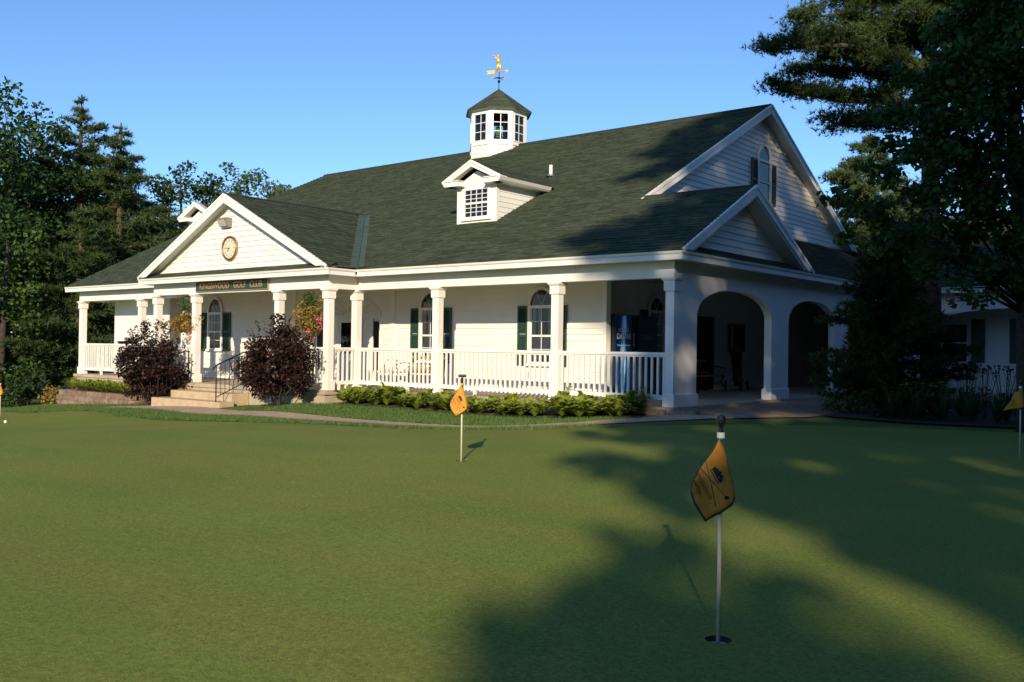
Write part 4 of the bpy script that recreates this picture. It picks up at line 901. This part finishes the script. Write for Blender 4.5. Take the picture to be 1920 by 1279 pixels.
for k,(x,y,s_) in enumerate(hl):
    o=HP[k] if k<3 else HP[k%3].copy()
    if k>=3: COL.objects.link(o)
    o.location=(x,y,h1(x,y)+.02); o.rotation_euler=(0,0,rg.random()*6.28); o.scale=(s_*1.1,s_*1.1,s_*(.8+.3*rg.random()))
    tag(o,'yellow green hosta clump in the bed under the white porch railing','hosta','hostas in the porch bed')
FP=quadmesh('daylily_clump',broadleafplant(90,.46,.026,1.2,rg),L_HOSTA)
for k,x in enumerate(np.arange(-22.0,-17.6,.27)):
    o=FP if k==0 else FP.copy()
    if k: COL.objects.link(o)
    o.location=(x+rg.uniform(-.1,.1),-.52+rg.uniform(-.12,.12),-.5); o.rotation_euler=(0,0,rg.random()*6.28); s_=1.0+.35*rg.random(); o.scale=(s_*1.1,s_*1.1,s_*.75)
    tag(o,'bright green strappy plant on top of the block retaining wall','plant','strappy plants above the retaining wall')
gp=quadmesh('ornamental_grass',broadleafplant(150,.62,.005,1.35,rg),leafmat('straw_blade',(.16,.19,.05),(.30,.28,.11)),loc=None); gp.location=(-.42,-.40,h1(-.4,-.4)); tag(gp,'tuft of thin arching grass at the end of the hosta bed','ornamental grass')
# seed heads / pale flower head
mb=MB(); mb.tube([(0,0,0),(.03,0,.35),(.02,.02,.52)],.006,5)
fl=empty('pale_flower',(-2.05,-.55,h1(-2,-.5)),'pale green hydrangea head rising from the hostas near the corner','flower'); mb.build('stem',L_GRASS,fl)
quadmesh('flower_head',leaves(blobpts([(.02,.02,.56,.10)],9000),.045),leafmat('pale_petal',(.42,.50,.30),(.55,.6,.4)),fl)
def shrub(loc,blobs,m,leaf,per,label,cat,name='shrub',stems=9,extra=None,asp=.6):
    s_=empty(name,loc,label,cat); mb=MB()
    for i in range(stems):
        b=blobs[int(rg.random()*len(blobs))]; mb.tube([(rg.uniform(-.1,.1),rg.uniform(-.1,.1),-.1),(b[0]*.4,b[1]*.4,b[2]*.5),(b[0],b[1],b[2])],[.022,.014,.006],5)
    mb.build('stem',BARK,s_); P=blobpts(blobs,per)
    if extra is not None: P=np.concatenate([P,extra])
    quadmesh('foliage',leaves(P,leaf,asp),m,s_); return s_
def domeblobs(rx,ry,hh,n,r,z0=.2,seed=1,taper=.2):
    q=np.random.default_rng(seed); out=[]
    while len(out)<n:
        x,y,z=q.uniform(-1,1),q.uniform(-1,1),q.random(); 
        if (x*x+y*y)<(1-(max(0,z-.35)/.65)**2)*(1 if z>.25 else .55+z*1.8) : out.append((x*rx,y*ry,z0+z*(hh-z0-.1),r*q.uniform(.6,1.25)))
    return out
def spikes(rx,ry,hh,n,seed,L=.3):
    q=np.random.default_rng(seed); out=[]
    for i in range(n):
        a=q.random()*6.28; e=q.random()**.7; d=Vn((math.cos(a)*math.cos(e*1.5),math.sin(a)*math.cos(e*1.5),math.sin(e*1.5))); b=Vn((d[0]*rx,d[1]*ry,.35+d[2]*(hh-.5)))
        for k in range(14): out.append(b+(d+Vn((0,0,.5)))*L*k/14+q.normal(size=3)*.025)
    return np.array(out)
shrub((-15.45,-1.62,h1(-15.4,-1.8)),domeblobs(1.2,.65,2.05,85,.26,.35,3),L_PURP,.08,2700,'dark purple leaved shrub left of the entrance steps','shrub',extra=spikes(1.2,.7,2.1,70,5,.30))
shrub((-9.75,-1.68,h1(-9.8,-1.8)),domeblobs(1.08,.62,1.95,82,.26,.35,4),L_PURP,.08,2700,'dark purple leaved shrub right of the entrance steps below a flower basket','shrub',extra=spikes(1.1,.68,1.95,65,6,.30))
def basket(x,z,r,label,seed):
    b=empty('hanging_basket',(x,-YP+.05,z),label,'flower basket','flower baskets hung from the portico beam'); q=np.random.default_rng(seed)
    mb=MB(); mb.lathe((0,0,-.18),[(.06,0),(.16,.05),(.2,.16)],14); mb.build('pot',mat('basket_brown',(.1,.06,.03),.8),b)
    mb=MB()
    for k in range(3): a=k*2.09; mb.tube([(.19*math.cos(a),.19*math.sin(a),0),(0,0,.62)],.004,4)
    mb.tube([(0,0,.6),(0,0,2.45-z)],.004,4); mb.build('hanger',IRON,b)
    P=blobpts([(q.normal()*r*.5,q.normal()*r*.4,-.05+q.normal()*r*.45,r*.5) for _ in range(22)],1800,q); quadmesh('foliage',leaves(P,.07,.6,rng=q),L_RUST,b)
    P=blobpts([(q.normal()*r*.2-.08,0,.16+.09*k,.19) for k in range(6)],2200,q); quadmesh('upright_leaves',leaves(P,.09,.3,rng=q),L_LIT,b)
    P=blobpts([(r*.75+q.normal()*.05,-.1+q.normal()*.1,-.05-.14*k,.11) for k in range(4)],2500,q); quadmesh('petals',leaves(P,.05,.8,rng=q),L_PINK,b)
basket(-15.0,1.68,.44,'rust and pink flower basket hung left of the steps',1); basket(-9.62,1.70,.48,'rust and pink flower basket hung right of the steps above the purple shrub',2)
# ------------------------------------------------------------------ trees
def trunk_mesh(tree,pts,rs,limbs,m=BARK):
    mb=MB(); mb.tube(pts,rs,10)
    for l_,r_ in limbs: mb.tube(l_,r_,6)
    return mb.build('trunk',m,tree,smooth=True)
def broadleaf(x,y,hgt,rx,rz,m,leaf,per,label,seed,nb=46,r=.8,cz=None,group='trees beyond the clubhouse',name='broadleaf_tree',tr=.22,squash=.8):
    q=np.random.default_rng(seed); z0=h1(x,y)-.05; t=empty(name,(x,y,z0),label,'tree',group); cz=cz or hgt-rz; B=[]
    for i in range(nb):
        d=unit(q.normal(size=3)); f=q.random()**.4; B.append((d[0]*rx*f,d[1]*rx*f,cz+d[2]*rz*f,r*q.uniform(.5,1.25)))
    limbs=[]
    for i in range(12):
        b=B[i]; s_=q.uniform(.35,.8)*cz; limbs.append(([(0,0,s_),(b[0]*.45,b[1]*.45,s_+(b[2]-s_)*.6),(b[0],b[1],b[2])],[tr*.45,tr*.25,.02]))
    trunk_mesh(t,[(0,0,0),(q.normal()*.15,q.normal()*.15,cz*.5),(q.normal()*.3,q.normal()*.3,cz+rz*.6)],[tr,tr*.75,tr*.2],limbs)
    quadmesh('crown',leaves(blobpts(B,per,q,squash),leaf,.7,rng=q),m,t); return t
def needles(P,D,n,L,w,q,spread=.9):
    """tufts: n needles at each point around direction D"""
    N=len(P); C=np.repeat(P,n,0); d=unit(np.repeat(D,n,0)+q.normal(size=(N*n,3))*spread); s_=unit(np.cross(d,q.normal(size=(N*n,3)))); ll=(L*(.6+.7*q.random(N*n)))[:,None]
    return np.stack([C-s_*w,C+s_*w,C+d*ll],1)
def pine(x,y,hgt,rmax,seed,label,m=L_PINE,base=.25,nl=60,tuft=.24,tw=.022,dens=26,group='trees beyond the clubhouse',tr=.28,droop=.0,top=.35,reach=None):
    q=np.random.default_rng(seed); z0=h1(x,y)-.05; t=empty('pine_tree',(x,y,z0),label,'tree',group); limbs=[]; P=[]; D=[]
    L=[]
    for i in range(nl):
        f=(i+q.random())/nl; z=hgt*(base+(1-base)*f*.985); prof=(1-f)**.75*(.55+.45*min(1,f*6))+top*.35*(1-f); R_=rmax*prof*q.uniform(.5,1.15); a=i*2.4+q.normal()*.5; L.append((z,R_,a))
    for z,R_,a in (L+(reach or [])):
        d=Vn((math.cos(a),math.sin(a),0)); rise=q.uniform(.05,.32)*R_-droop*R_
        pts=[Vn((0,0,z)),Vn((0,0,z))+d*R_*.5+Vn((0,0,rise*.25)),Vn((0,0,z))+d*R_+Vn((0,0,rise))]; limbs.append((pts,[max(.03,.02*R_+.02),.03,.012]))
        k=max(8,int(dens*R_*2.0)); s_=q.random(k)**.55; w=(.10+.17*R_*(1-s_*.6)); off=q.normal(size=(k,3))*w[:,None]*(1,1,.20)
        base_=pts[0]+np.outer(s_,d*R_)+np.outer(s_*s_,Vn((0,0,rise))); P.append(base_+off); D.append(np.tile(d*.6+Vn((0,0,.55)),(k,1)))
    P=np.concatenate(P); D=np.concatenate(D)
    trunk_mesh(t,[(0,0,0),(0,0,hgt*.5),(0,0,hgt)],[tr,tr*.65,.03],limbs,BARKR)
    quadmesh('crown',needles(P,D,9,tuft,tw,q),m,t,k=3); return t
pine(-40.2,8.6,15.9,5.2,1,'tall dark pine with a ragged pointed top, highest of the left woods',nl=64,base=.12,dens=34)
pine(-36.7,8.9,13.9,4.4,2,'pine with layered tips standing just left of the clubhouse roof',nl=58,base=.10,dens=36,reach=[(7.6,4.6,.7),(8.6,3.6,.5),(6.2,4.8,.8)])
pine(-44,13,14.2,5,3,'dark pine between the two tallest pines',base=.1,nl=56,dens=30)
pine(-42.0,2.0,12.5,4.5,4,'dark pine behind the far left flag',base=.08,nl=50,dens=34)
pine(-37.5,14.5,10.2,4.2,5,'lower pine directly behind the left porch end',base=.05,nl=50,dens=34)
pine(-33.2,5.2,9.0,3.6,13,'short pine with low boughs seen through the left porch opening',base=.10,nl=44,dens=36)
broadleaf(-40.4,5.8,15.2,3.6,5.2,L_DARK,.24,120,'dark leafy tree with a bushy top left of the tall pines',6,nb=80,r=1.0)
broadleaf(-42.2,8.4,14.6,3.4,5.0,L_DARK,.24,95,'dark leafy tree crowded against the tallest pine',7,nb=76,r=1.0)
broadleaf(-37.6,2.2,15.0,3.6,5.6,L_MAPLE,.22,110,'leafy tree rising at the left edge of the picture',8,nb=84,r=1.0)
broadleaf(-33.2,1.6,8.8,2.1,4.3,L_LIT,.20,150,'sunlit light green tree at the left edge in front of the dark woods',9,nb=50,r=.75)
broadleaf(-44.5,17.5,16.0,3.3,5.8,L_DARK,.24,210,'loose airy leafy tree behind the small left dormer',10,nb=46,r=.85)
broadleaf(-47,22.6,15.3,3.4,4.6,L_LIT,.24,190,'yellowish tree top behind the portico ridge',11,nb=70,r=.9)
broadleaf(-50,28.5,14.9,3.0,3.4,L_GREY,.24,170,'pale grey green tree top rising over the portico roof',12,nb=60,r=.9)
broadleaf(-44,22,12.0,3.6,4.8,L_DARK,.26,70,'dark leafy tree behind the roof edge right of the pines',21,nb=50,r=1.0)
for k_,(x_,y_,h_,n_) in enumerate([(-45,6.0,13.2,'dark leafy tree filling in behind the far left flag'),(-43.5,11,12.4,'dark leafy tree low behind the tallest pine'),(-41.5,12.8,9.5,'dark leafy tree low behind the left porch roof'),(-39.5,4.5,10.2,'dark understorey tree between the trunks at left'),(-46,1.5,13.0,'dark leafy tree at the left edge behind the rest')]): broadleaf(x_,y_,h_,3.4,h_*.42,L_DARK,.26,95,n_,60+k_,nb=60,r=1.1)
# far woods closing the left side
q=np.random.default_rng(31); B=[]
for i in range(190):
    a=q.uniform(0,1); x=-56+q.normal()*2+8*a; y=-14+a*52; B.append((x,y,q.uniform(-1.5,8.5),q.uniform(1.2,2.2)))
for i in range(120): B.append((q.uniform(-4,40),q.uniform(34,44),q.uniform(0,9),q.uniform(1.2,2.2)))
wd=quadmesh('far_woods',leaves(blobpts(B,36,q,.9),.42,.8,rng=q),L_DARK); tag(wd,'far dark woods closing the view behind the trees','woods',kind='stuff')
# understorey shrubs left
shrub((-26.0,-.35,h1(-26,-.3)),domeblobs(.75,.6,1.6,26,.3,.1,7),L_DARK,.13,700,'dark green bush at the wood edge behind the far left flag','bush','bush')
shrub((-25.0,.5,h1(-25,.5)),domeblobs(.8,.5,.8,22,.25,.05,8),L_RUST,.09,900,'low rusty olive bush left of the retaining wall','bush','bush')
shrub((-28.5,-1.2,h1(-28.5,-1.2)),domeblobs(.9,.6,1.1,20,.3,.1,17),L_DARK,.13,600,'low dark bush at the left edge','bush','bush')
# near pine at right
def bigpine():
    q=np.random.default_rng(77); base=Vn((1.68,10.47,h1(1.7,10.5))); t=empty('pine_tree',tuple(base),'big near pine whose boughs reach over the end gable from the right','tree')
    A=[((1.76,10.53,9.35),(-0.16,9.61,10.06),(-1.55,8.87,10.14)),((1.6,10.4,8.65),(0.22,7.85,8.76),(-1.39,6.93,8.69)),((1.58,10.38,7.67),(-0.36,9.45,7.77),(-2.0,8.5,8.18)),((1.56,10.37,7.12),(0.96,8.46,7.03),(-0.14,7.95,6.78)),
    ((1.8,10.57,10.19),(0.39,10.06,10.5),(-0.72,9.55,10.66)),((1.85,10.61,11.04),(1.44,8.85,10.72),(0.72,8.65,10.83)),((1.57,10.38,8.23),(-0.15,9.62,8.63),(-1.37,9.01,8.7)),((1.65,10.44,9.49),(0.83,8.36,8.97),(-0.52,7.64,9.04)),
    ((1.61,10.41,7.81),(2.06,11.43,8.39),(2.53,12.2,8.92)),((1.75,10.53,9.49),(2.69,9.87,9.4),(3.24,10.71,9.79)),((1.85,10.6,10.6),(3.0,10.2,10.9),(4.2,10.6,11.2)),((1.8,10.6,10.2),(2.2,9.2,10.3),(3.0,8.4,10.5)),
    ((1.6,10.4,7.4),(2.6,9.4,7.8),(3.6,8.8,8.0)),((1.8,10.6,11.2),(1.0,10.2,11.7),(.2,9.6,12.0)),((1.8,10.6,8.9),(.8,9.9,9.3),(-.9,9.2,9.45)),((1.6,10.4,9.0),(2.0,9.3,9.2),(1.9,8.3,9.4)),((1.6,10.4,8.2),(1.7,9.4,8.3),(1.2,8.5,8.4)),((1.8,10.5,10.3),(1.8,9.4,10.5),(1.4,8.4,10.6)),((1.6,10.4,7.5),(2.2,9.5,7.6),(2.3,8.6,7.7)),((1.6,10.4,9.7),(2.6,9.2,9.9),(3.4,8.3,10.0)),((1.6,10.4,8.6),(2.8,9.8,8.8),(3.9,9.4,9.0)),((1.6,10.4,6.8),(2.6,9.8,7.0),(3.4,9.3,7.0)),((1.6,10.4,7.0),(1.3,9.5,7.1),(.9,8.9,7.0))]
    limbs=[]; P=[]; D=[]
    for a,b,c in A:
        a,b,c=(Vn(v)-base for v in (a,b,c)); limbs.append(([a,b,c],[.09,.055,.02]))
        L=np.linalg.norm(c-a)
        for s_ in np.linspace(.22,1,int(L*4.8)):
            ctr=(1-s_)**2*a+2*s_*(1-s_)*b+s_*s_*c; ctr=ctr+q.normal(size=3)*(.16,.16,.07)
            sub=unit(Vn((q.normal(),q.normal(),.25))); e=ctr+sub*q.uniform(.15,.5); limbs.append(([ctr,e],[.02,.01]))
            k=int(60+55*(1-s_)); p=ctr+np.outer(q.random(k),e-ctr)+q.normal(size=(k,3))*(.19,.19,.10); P.append(p); D.append(np.tile(unit(sub+Vn((0,0,.5))+(c-a)/L*.6),(k,1)))
    P=np.concatenate(P); D=np.concatenate(D); p0=[Vn(v)-base for v in ((1.68,10.47,-.3),(1.62,10.42,6.14),(1.56,10.37,8.93),(1.84,10.6,12.01))]
    trunk_mesh(t,p0,[.28,.22,.18,.12],limbs,BARKR); quadmesh('crown',needles(P,D,10,.15,.011,q,.8),L_PINE,t,k=3)
bigpine()
broadleaf(-.3,11.9-.0,6.6,.1,.1,L_DARK,.1,1,'x',1) if False else None
pine(-5.6,27.0,11.3,4.8,41,'light green pine behind the end gable, below the big boughs',m=L_PINEL,base=.25,nl=60,tuft=.22,tw=.02,dens=60,group=None,top=.8)
# maple at right edge
MBL=[(4.27,-0.32,5.36),(4.37,1.05,6.1),(4.78,1.38,6.47),(5.19,1.72,6.66),(4.31,-0.94,4.65),(4.66,0.0,4.95),(5.18,0.42,5.21),(5.57,0.73,5.47),(4.56,-0.73,4.09),(4.93,0.21,4.37),(5.45,0.63,4.46),(4.36,-1.54,3.67),(4.7,-0.62,3.44),(5.06,0.32,3.7),(5.58,0.75,3.71),(4.3,-1.6,3.15),(4.24,-1.64,2.96),(4.45,-0.82,2.87),(4.81,0.12,3.03),(5.33,0.54,3.04),(5.65,0.8,2.71),(4.14,-1.08,2.63),(4.56,-0.09,2.44),(4.94,0.87,2.49),(5.46,0.65,2.29),(5.33,1.83,7.02),(5.75,2.17,6.13),(5.76,2.18,4.79),(5.84,2.25,3.45),(5.78,2.84,7.77),(4.66,2.57,7.57),(4.2,-1.0,4.24),(4.07,2.1,6.99),(6.6,1.6,5.5),(6.8,1.4,4.2),(6.6,2.2,6.8),(6.6,.6,3.2),(5.0,.9,3.9),(5.3,1.1,4.3),(5.1,.4,3.5),(5.5,.9,5.0),(5.2,1.0,5.5),(5.6,.6,6.2),(5.75,1.0,5.2),(5.0,.2,5.6),(5.4,.3,4.0),(5.2,.3,3.3),(4.8,.5,4.1),(4.75,.9,5.7),(4.95,.7,6.3),(5.2,.5,6.7),(4.6,.3,5.3),(4.9,-.2,4.6),(5.3,.9,5.9),(5.6,.3,5.8),(4.65,-.3,4.3),(5.0,1.6,7.3),(5.5,1.2,6.5),(5.1,.6,5.9),(5.9,.9,6.9),(5.3,0,5.1),(5.7,1.4,7.4)]
mt=empty('maple_tree',(5.66,1.46,h1(5.66,1.46)),'dense leafy maple filling the right edge, its trunk at the frame edge','tree'); bz=Vn((5.66,1.46,h1(5.66,1.46))); q=np.random.default_rng(9)
B=[]
for a in MBL:
    k_=min(1,max(.45,(a[0]-3.8)/.8)); B.append((a[0]-bz[0],a[1]-bz[1],a[2]-bz[2],.42*k_))
    for _ in range(4): B.append((a[0]-bz[0]+q.normal()*.26*k_,a[1]-bz[1]+q.normal()*.26*k_,a[2]-bz[2]+(abs(q.normal())*.26-.1)*k_,.26*k_))
tips=[((3.95,-2.35,3.28),.16),((3.80,-2.50,3.22),.12),((3.70,-2.60,3.32),.08),((4.07,-2.04,3.12),.2),((3.94,-1.88,2.72),.16),((3.86,-2.0,2.72),.12),((5.06,-.2,2.1),.22),((5.2,-.15,1.92),.2),((5.33,-.1,1.80),.14),((4.95,-.3,1.86),.12),((5.45,0,1.95),.15)]
for a,r_ in tips: B.append((a[0]-bz[0],a[1]-bz[1],a[2]-bz[2],r_))
lb=[]
for a in MBL[::2]+[t_[0] for t_ in tips[::3]]:
    e=Vn(a)-bz; z=max(1.9,e[2]*.62); s0=Vn((-.05,-.03,z)); lb.append(([s0,s0+(e-s0)*.5+Vn((0,0,.2)),e],[.03,.016,.005]))
trunk_mesh(mt,[(0,0,-.1),(-.03,-.03,1.7),(-.1,-.08,3.1),(-.2,-.17,4.8),(-.3,-.25,6.8)],[.15,.12,.10,.08,.03],lb)
quadmesh('crown',leaves(blobpts(B,900,q),.105,.8,rng=q),L_MAPLE,mt)
# evergreen by the arcade
q=np.random.default_rng(55); bz=Vn((2.95,3.15,h1(2.95,3.15))); ev=empty('evergreen_tree',tuple(bz),'dark broad evergreen with drooping layered boughs standing between the arches and the flower bed','tree'); P=[];D=[];lb=[]
for i in range(120):
    f=i/120; z=.15+3.4*f; R_=(1.4*(1-f)**.75+.15)*q.choice([.62,.78,1.0,1.15])
    if f<.12: R_*=.85
    a=i*2.4+q.normal()*.4; d=Vn((math.cos(a),math.sin(a),0)); e=Vn((0,0,z))+d*R_+Vn((0,0,.12*R_)); lb.append(([(0,0,z),e],[.025,.006])); k=int(46*R_+8); s_=q.random(k)**.65
    P.append(np.outer(s_,d*R_)+Vn((0,0,z))+np.outer(s_**2,Vn((0,0,.14*R_)))+q.normal(size=(k,3))*(.10,.10,.045)); D.append(np.tile(d*.9+Vn((0,0,.15)),(k,1)))
P=np.concatenate(P);D=np.concatenate(D); trunk_mesh(ev,[(0,0,0),(0,0,2),(0,0,3.9)],[.08,.05,.01],lb); quadmesh('crown',needles(P,D,14,.13,.012,q,.55),L_YEW,ev,k=3)
# flower bed plants
shrub((2.35,2.45,h1(2.3,2.4)),domeblobs(.42,.4,.55,16,.2,.05,12),L_LIT,.06,1600,'small light green bush at the left end of the dark flower bed','bush','bush')
shrub((3.6,2.2,h1(3.6,2.2)),domeblobs(.6,.45,.75,20,.25,.05,14),L_DARK,.08,1200,'low dark green bush in front of the evergreen','bush','bush')
DLp=broadleafplant(80,.55,.012,1.3,rg)
dl0=None
for k,(x,y) in enumerate([(3.9,1.75),(4.3,1.85),(4.7,2.0),(5.1,2.1),(5.5,2.3),(4.1,2.35),(4.6,2.5),(5.1,2.7),(5.9,2.6),(3.5,1.65),(5.6,2.9),(4.3,2.95),(6.3,2.7)]):
    e=empty('daylily',(x,y,h1(x,y)+.02),'daylily clump with strappy leaves and orange flowers in the shaded bed','daylily','daylilies in the shaded flower bed',rg.random()*6.28)
    if dl0 is None:
        a=quadmesh('leaf_clump',DLp,L_DARK,e); mb=MB(); fl_=[]
        for i in range(4):
            an=rg.random()*6.28; p=Vn((.22*math.cos(an),.22*math.sin(an),.60+.12*rg.random())); mb.tube([(0,0,0),p*Vn((.5,.5,.7)),p],.004,4)
            for j in range(6): aa=j*1.047; dd=Vn((math.cos(aa),math.sin(aa),.35)); s2=Vn((-dd[1],dd[0],0))*.012; fl_.append([p,p+dd*.03+s2,p+dd*.055,p+dd*.03-s2])
        b=mb.build('flower_stalk',L_GRASS,e); c=quadmesh('petals',np.array(fl_),L_ORG,e); dl0=(a,b,c)
    else:
        for o in dl0: n_=o.copy(); COL.objects.link(n_); n_.parent=e
cf0=None
for k,(x,y) in enumerate([(4.6,3.3),(4.9,3.5),(5.2,3.3),(4.3,3.4),(5.5,3.6)]):
    e=empty('coneflower',(x,y,h1(x,y)+.02),'tall stalky plant with dark seed heads at the back of the shaded bed','flower','stalky seed-head plants in the shaded bed',rg.random()*6.28)
    if cf0 is None:
        mb=MB()
        for i in range(16):
            p=Vn((rg.normal()*.16,rg.normal()*.16,.75+.25*rg.random())); mb.tube([(p[0]*.2,p[1]*.2,0),p*Vn((.6,.6,.6)),p],.004,4); mb.lathe(p,[(.004,0),(.022,.012),(.018,.03),(.004,.04)],7)
        a=mb.build('seed_stalk',L_PURP,e); b=quadmesh('foliage',leaves(blobpts([(rg.normal()*.12,rg.normal()*.12,.2+.1*i,.14) for i in range(4)],2500),.07,.4),L_DARK,e); cf0=(a,b)
    else:
        for o in cf0: n_=o.copy(); COL.objects.link(n_); n_.parent=e
# ------------------------------------------------------------------ tall trees behind the photographer that cast the shade
SUN=Vn((.573*math.cos(R(19.7)),-.819*math.cos(R(19.7)),math.sin(R(19.7))))
def inpoly(p,poly):
    x,y=p; c=False; n=len(poly)
    for i in range(n):
        (x0,y0),(x1,y1)=poly[i],poly[(i+1)%n]
        if (y0>y)!=(y1>y) and x<(x1-x0)*(y-y0)/(y1-y0)+x0: c=not c
    return c
LB=[(-8.5,-2.1),(-5.5,-2.12),(-5.1,-2.2),(-4.8,-1.95),(-4.5,-1.65),(-4.1,-1.2),(-3.8,-1.3),(-3.2,-1.6),(-3.0,-2.2),(-2.75,-1.9),(-2.6,-.2),(-2.3,-.4),(-2.05,-1.2),(-1.7,-1.8),(-1.4,-1.6),(-.5,-1.2),(.4,-.9),(1.1,-1.5),(1.5,-.5),(2.3,-.6),(2.6,-1.5),(3.0,-1.7),(3.6,-2.0),(4.0,-2.5),(4.3,-1.9),(4.6,-1.2),(4.9,-.5),(5.3,0.1),(7.0,.1),(7.1,-1.0),(7.5,-.9),(7.7,-.1),(8.5,0),(8.7,-.4),(9.3,-.4),(9.6,.1),(10.6,.6),(11.3,1.6),(12.5,3)]
LBh=[a for a,b in LB]; LBq=[b for a,b in LB]
LIT=[[(-1.15,-4.2),(-.6,-4.0),(-.25,-4.3),(.05,-4.75),(.35,-5.05),(.1,-5.3),(-.3,-5.1),(-.7,-4.8),(-.95,-4.4)],[(.25,-2.62),(1.1,-2.75),(2.6,-2.2),(3.2,-2.7),(3.0,-2.95),(1.8,-2.6),(.9,-2.95),(.3,-2.85)],
 [(.3,-.75),(1.0,-.5),(2.6,-.5),(2.7,-.05),(1.2,0.1),(.5,-.3)],[(.1,.55),(.5,.75),(.55,1.4),(.3,1.2),(.0,.8)],[(.25,2.55),(.6,2.65),(1.5,3.1),(1.3,3.4),(.6,2.95)],[(.1,6.5),(.9,6.6),(1.1,7.4),(.3,6.9)],[(1.5,8.4),(2.1,8.3),(1.9,8.9)],[(4.6,8.5),(5.1,8.4),(5.0,9.2)],[(6.0,9.4),(6.6,9.6),(6.4,10.2)],[(1.5,3.9),(2.1,4.3),(1.9,4.7)],[(3.2,4.6),(3.7,4.8),(3.6,5.2)]]
TP=np.array([.819,.573,0]); SD=np.array([.573,-.819,0]); S0=44.
TQ=[(1.2,'first'),(5.5,'second'),(10,'third'),(15,'fourth'),(20.5,'fifth')]
q=np.random.default_rng(99); groups={i:[] for i in range(5)}
for hq in np.arange(-8.3,12.6,.30):
    for qq in np.arange(-2.6,23.5,.30):
        a=qq+q.normal()*.07; b=hq+q.normal()*.07
        lb_=np.interp(b,LBh,LBq)
        if a<lb_+.12: continue
        if a>13 and b>6.5+q.normal(): continue
        if a>3.6 and b>10.3+q.normal()*.5-max(0,a-5)*.3: continue
        if any(inpoly((a,b),P_) for P_ in LIT): continue
        dist=a-lb_
        keep=q.random()<(.985 if a<6 else 1)
        if not keep: continue
        i=int(np.argmin([abs(a-t_[0]) for t_ in TQ])); dep=q.normal()*1.6; s_=S0+dep; pos=TP*a+SD*s_+Vn((0,0,b+.3580*s_)); groups[i].append((*pos,.24))
nm=['tall shade tree behind the viewer, nearest to the sunlit lawn','tall shade tree behind the viewer, second from the sunlit lawn','tall shade tree in the middle of the row behind the viewer','tall shade tree behind the viewer, fourth from the sunlit lawn','tall shade tree behind the viewer, farthest right']
for i,(tq,_) in enumerate(TQ):
    B=np.array(groups[i]); p=TP*tq+SD*S0; z0=h1(p[0],p[1]); t=empty('shade_tree',(p[0],p[1],z0),nm[i],'tree','shade trees behind the viewer'); B[:,:3]-=(p[0],p[1],z0)
    lbs=[([(0,0,min(b[2]*.8,26)),b[:3]],[.08,.02]) for b in B[::23]]
    trunk_mesh(t,[(0,0,0),(0,0,14),(0,0,25)],[.35,.25,.06],lbs)
    quadmesh('crown',leaves(blobpts([tuple(b) for b in B],420,q,1.),.30,.85,rng=q),L_SHADE,t)
# unseen woods added to block sky light and deepen the shade
B=[]
for i in range(1500):
    a=q.uniform(-75,24); s_=q.uniform(62,70); b=q.uniform(-1,1)**1*1; z=q.uniform(0,13.0 if a<3 else 28); p=TP*a+SD*s_; B.append((p[0],p[1],z-.5,1.6))
for i in range(2600):
    y=q.uniform(-16,32); x=q.uniform(13.5,19) if y>-6 else q.uniform(17,22)
    B.append((x,y,q.uniform(0,9),1.5))
wd=quadmesh('woods',leaves(blobpts(B,11,q,.9),.8,.85,rng=q),L_SHADE); tag(wd,'unseen woods added behind and right of the viewer to block sky light',kind='stuff')
# ------------------------------------------------------------------ light, sky, camera
w=bpy.data.worlds.new('World'); sc.world=w; w.use_nodes=True; n=w.node_tree.nodes; bg=n['Background']; sky=n.new('ShaderNodeTexSky'); sky.sky_type='NISHITA'; sky.sun_disc=False
EL=R(19.7); AZ=math.atan2(.573,-.819)
sky.sun_elevation=EL; sky.sun_rotation=AZ; sky.altitude=900; sky.air_density=1.0; sky.dust_density=.1; sky.ozone_density=5.6
w.node_tree.links.new(sky.outputs[0],bg.inputs[0]); bg.inputs[1].default_value=.142
sl=bpy.data.lights.new('sun','SUN'); sl.energy=4.6; sl.angle=R(.55); sl.color=(1,.835,.60); so=bpy.data.objects.new('sun',sl); COL.objects.link(so); so.rotation_euler=Vector(tuple(-SUN)).to_track_quat('-Z','Y').to_euler(); so.location=(20,-30,20)
cam=bpy.data.cameras.new('camera'); co=bpy.data.objects.new('camera',cam); COL.objects.link(co); sc.camera=co
YAW,PIT,ROL,F=.6844,.0073,.0141,1796.6
cam.sensor_fit='HORIZONTAL'; cam.sensor_width=36; cam.lens=F/1920*36; cam.clip_start=.05; cam.clip_end=3000
fw=Vector((-math.sin(YAW)*math.cos(PIT),math.cos(YAW)*math.cos(PIT),math.sin(PIT))); rt=Vector((math.cos(YAW),math.sin(YAW),0)); up=rt.cross(fw)
r2=rt*math.cos(ROL)+up*math.sin(ROL); u2=up*math.cos(ROL)-rt*math.sin(ROL)
M=Matrix(((r2.x,u2.x,-fw.x,9.004),(r2.y,u2.y,-fw.y,-15.822),(r2.z,u2.z,-fw.z,1.072),(0,0,0,1))); co.matrix_world=M
sc.cycles.caustics_reflective=False; sc.cycles.caustics_refractive=False; sc.view_settings.view_transform='Standard'; sc.view_settings.look='None'; sc.view_settings.exposure=.38; sc.view_settings.gamma=1
sc.render.resolution_x=1024; sc.render.resolution_y=682
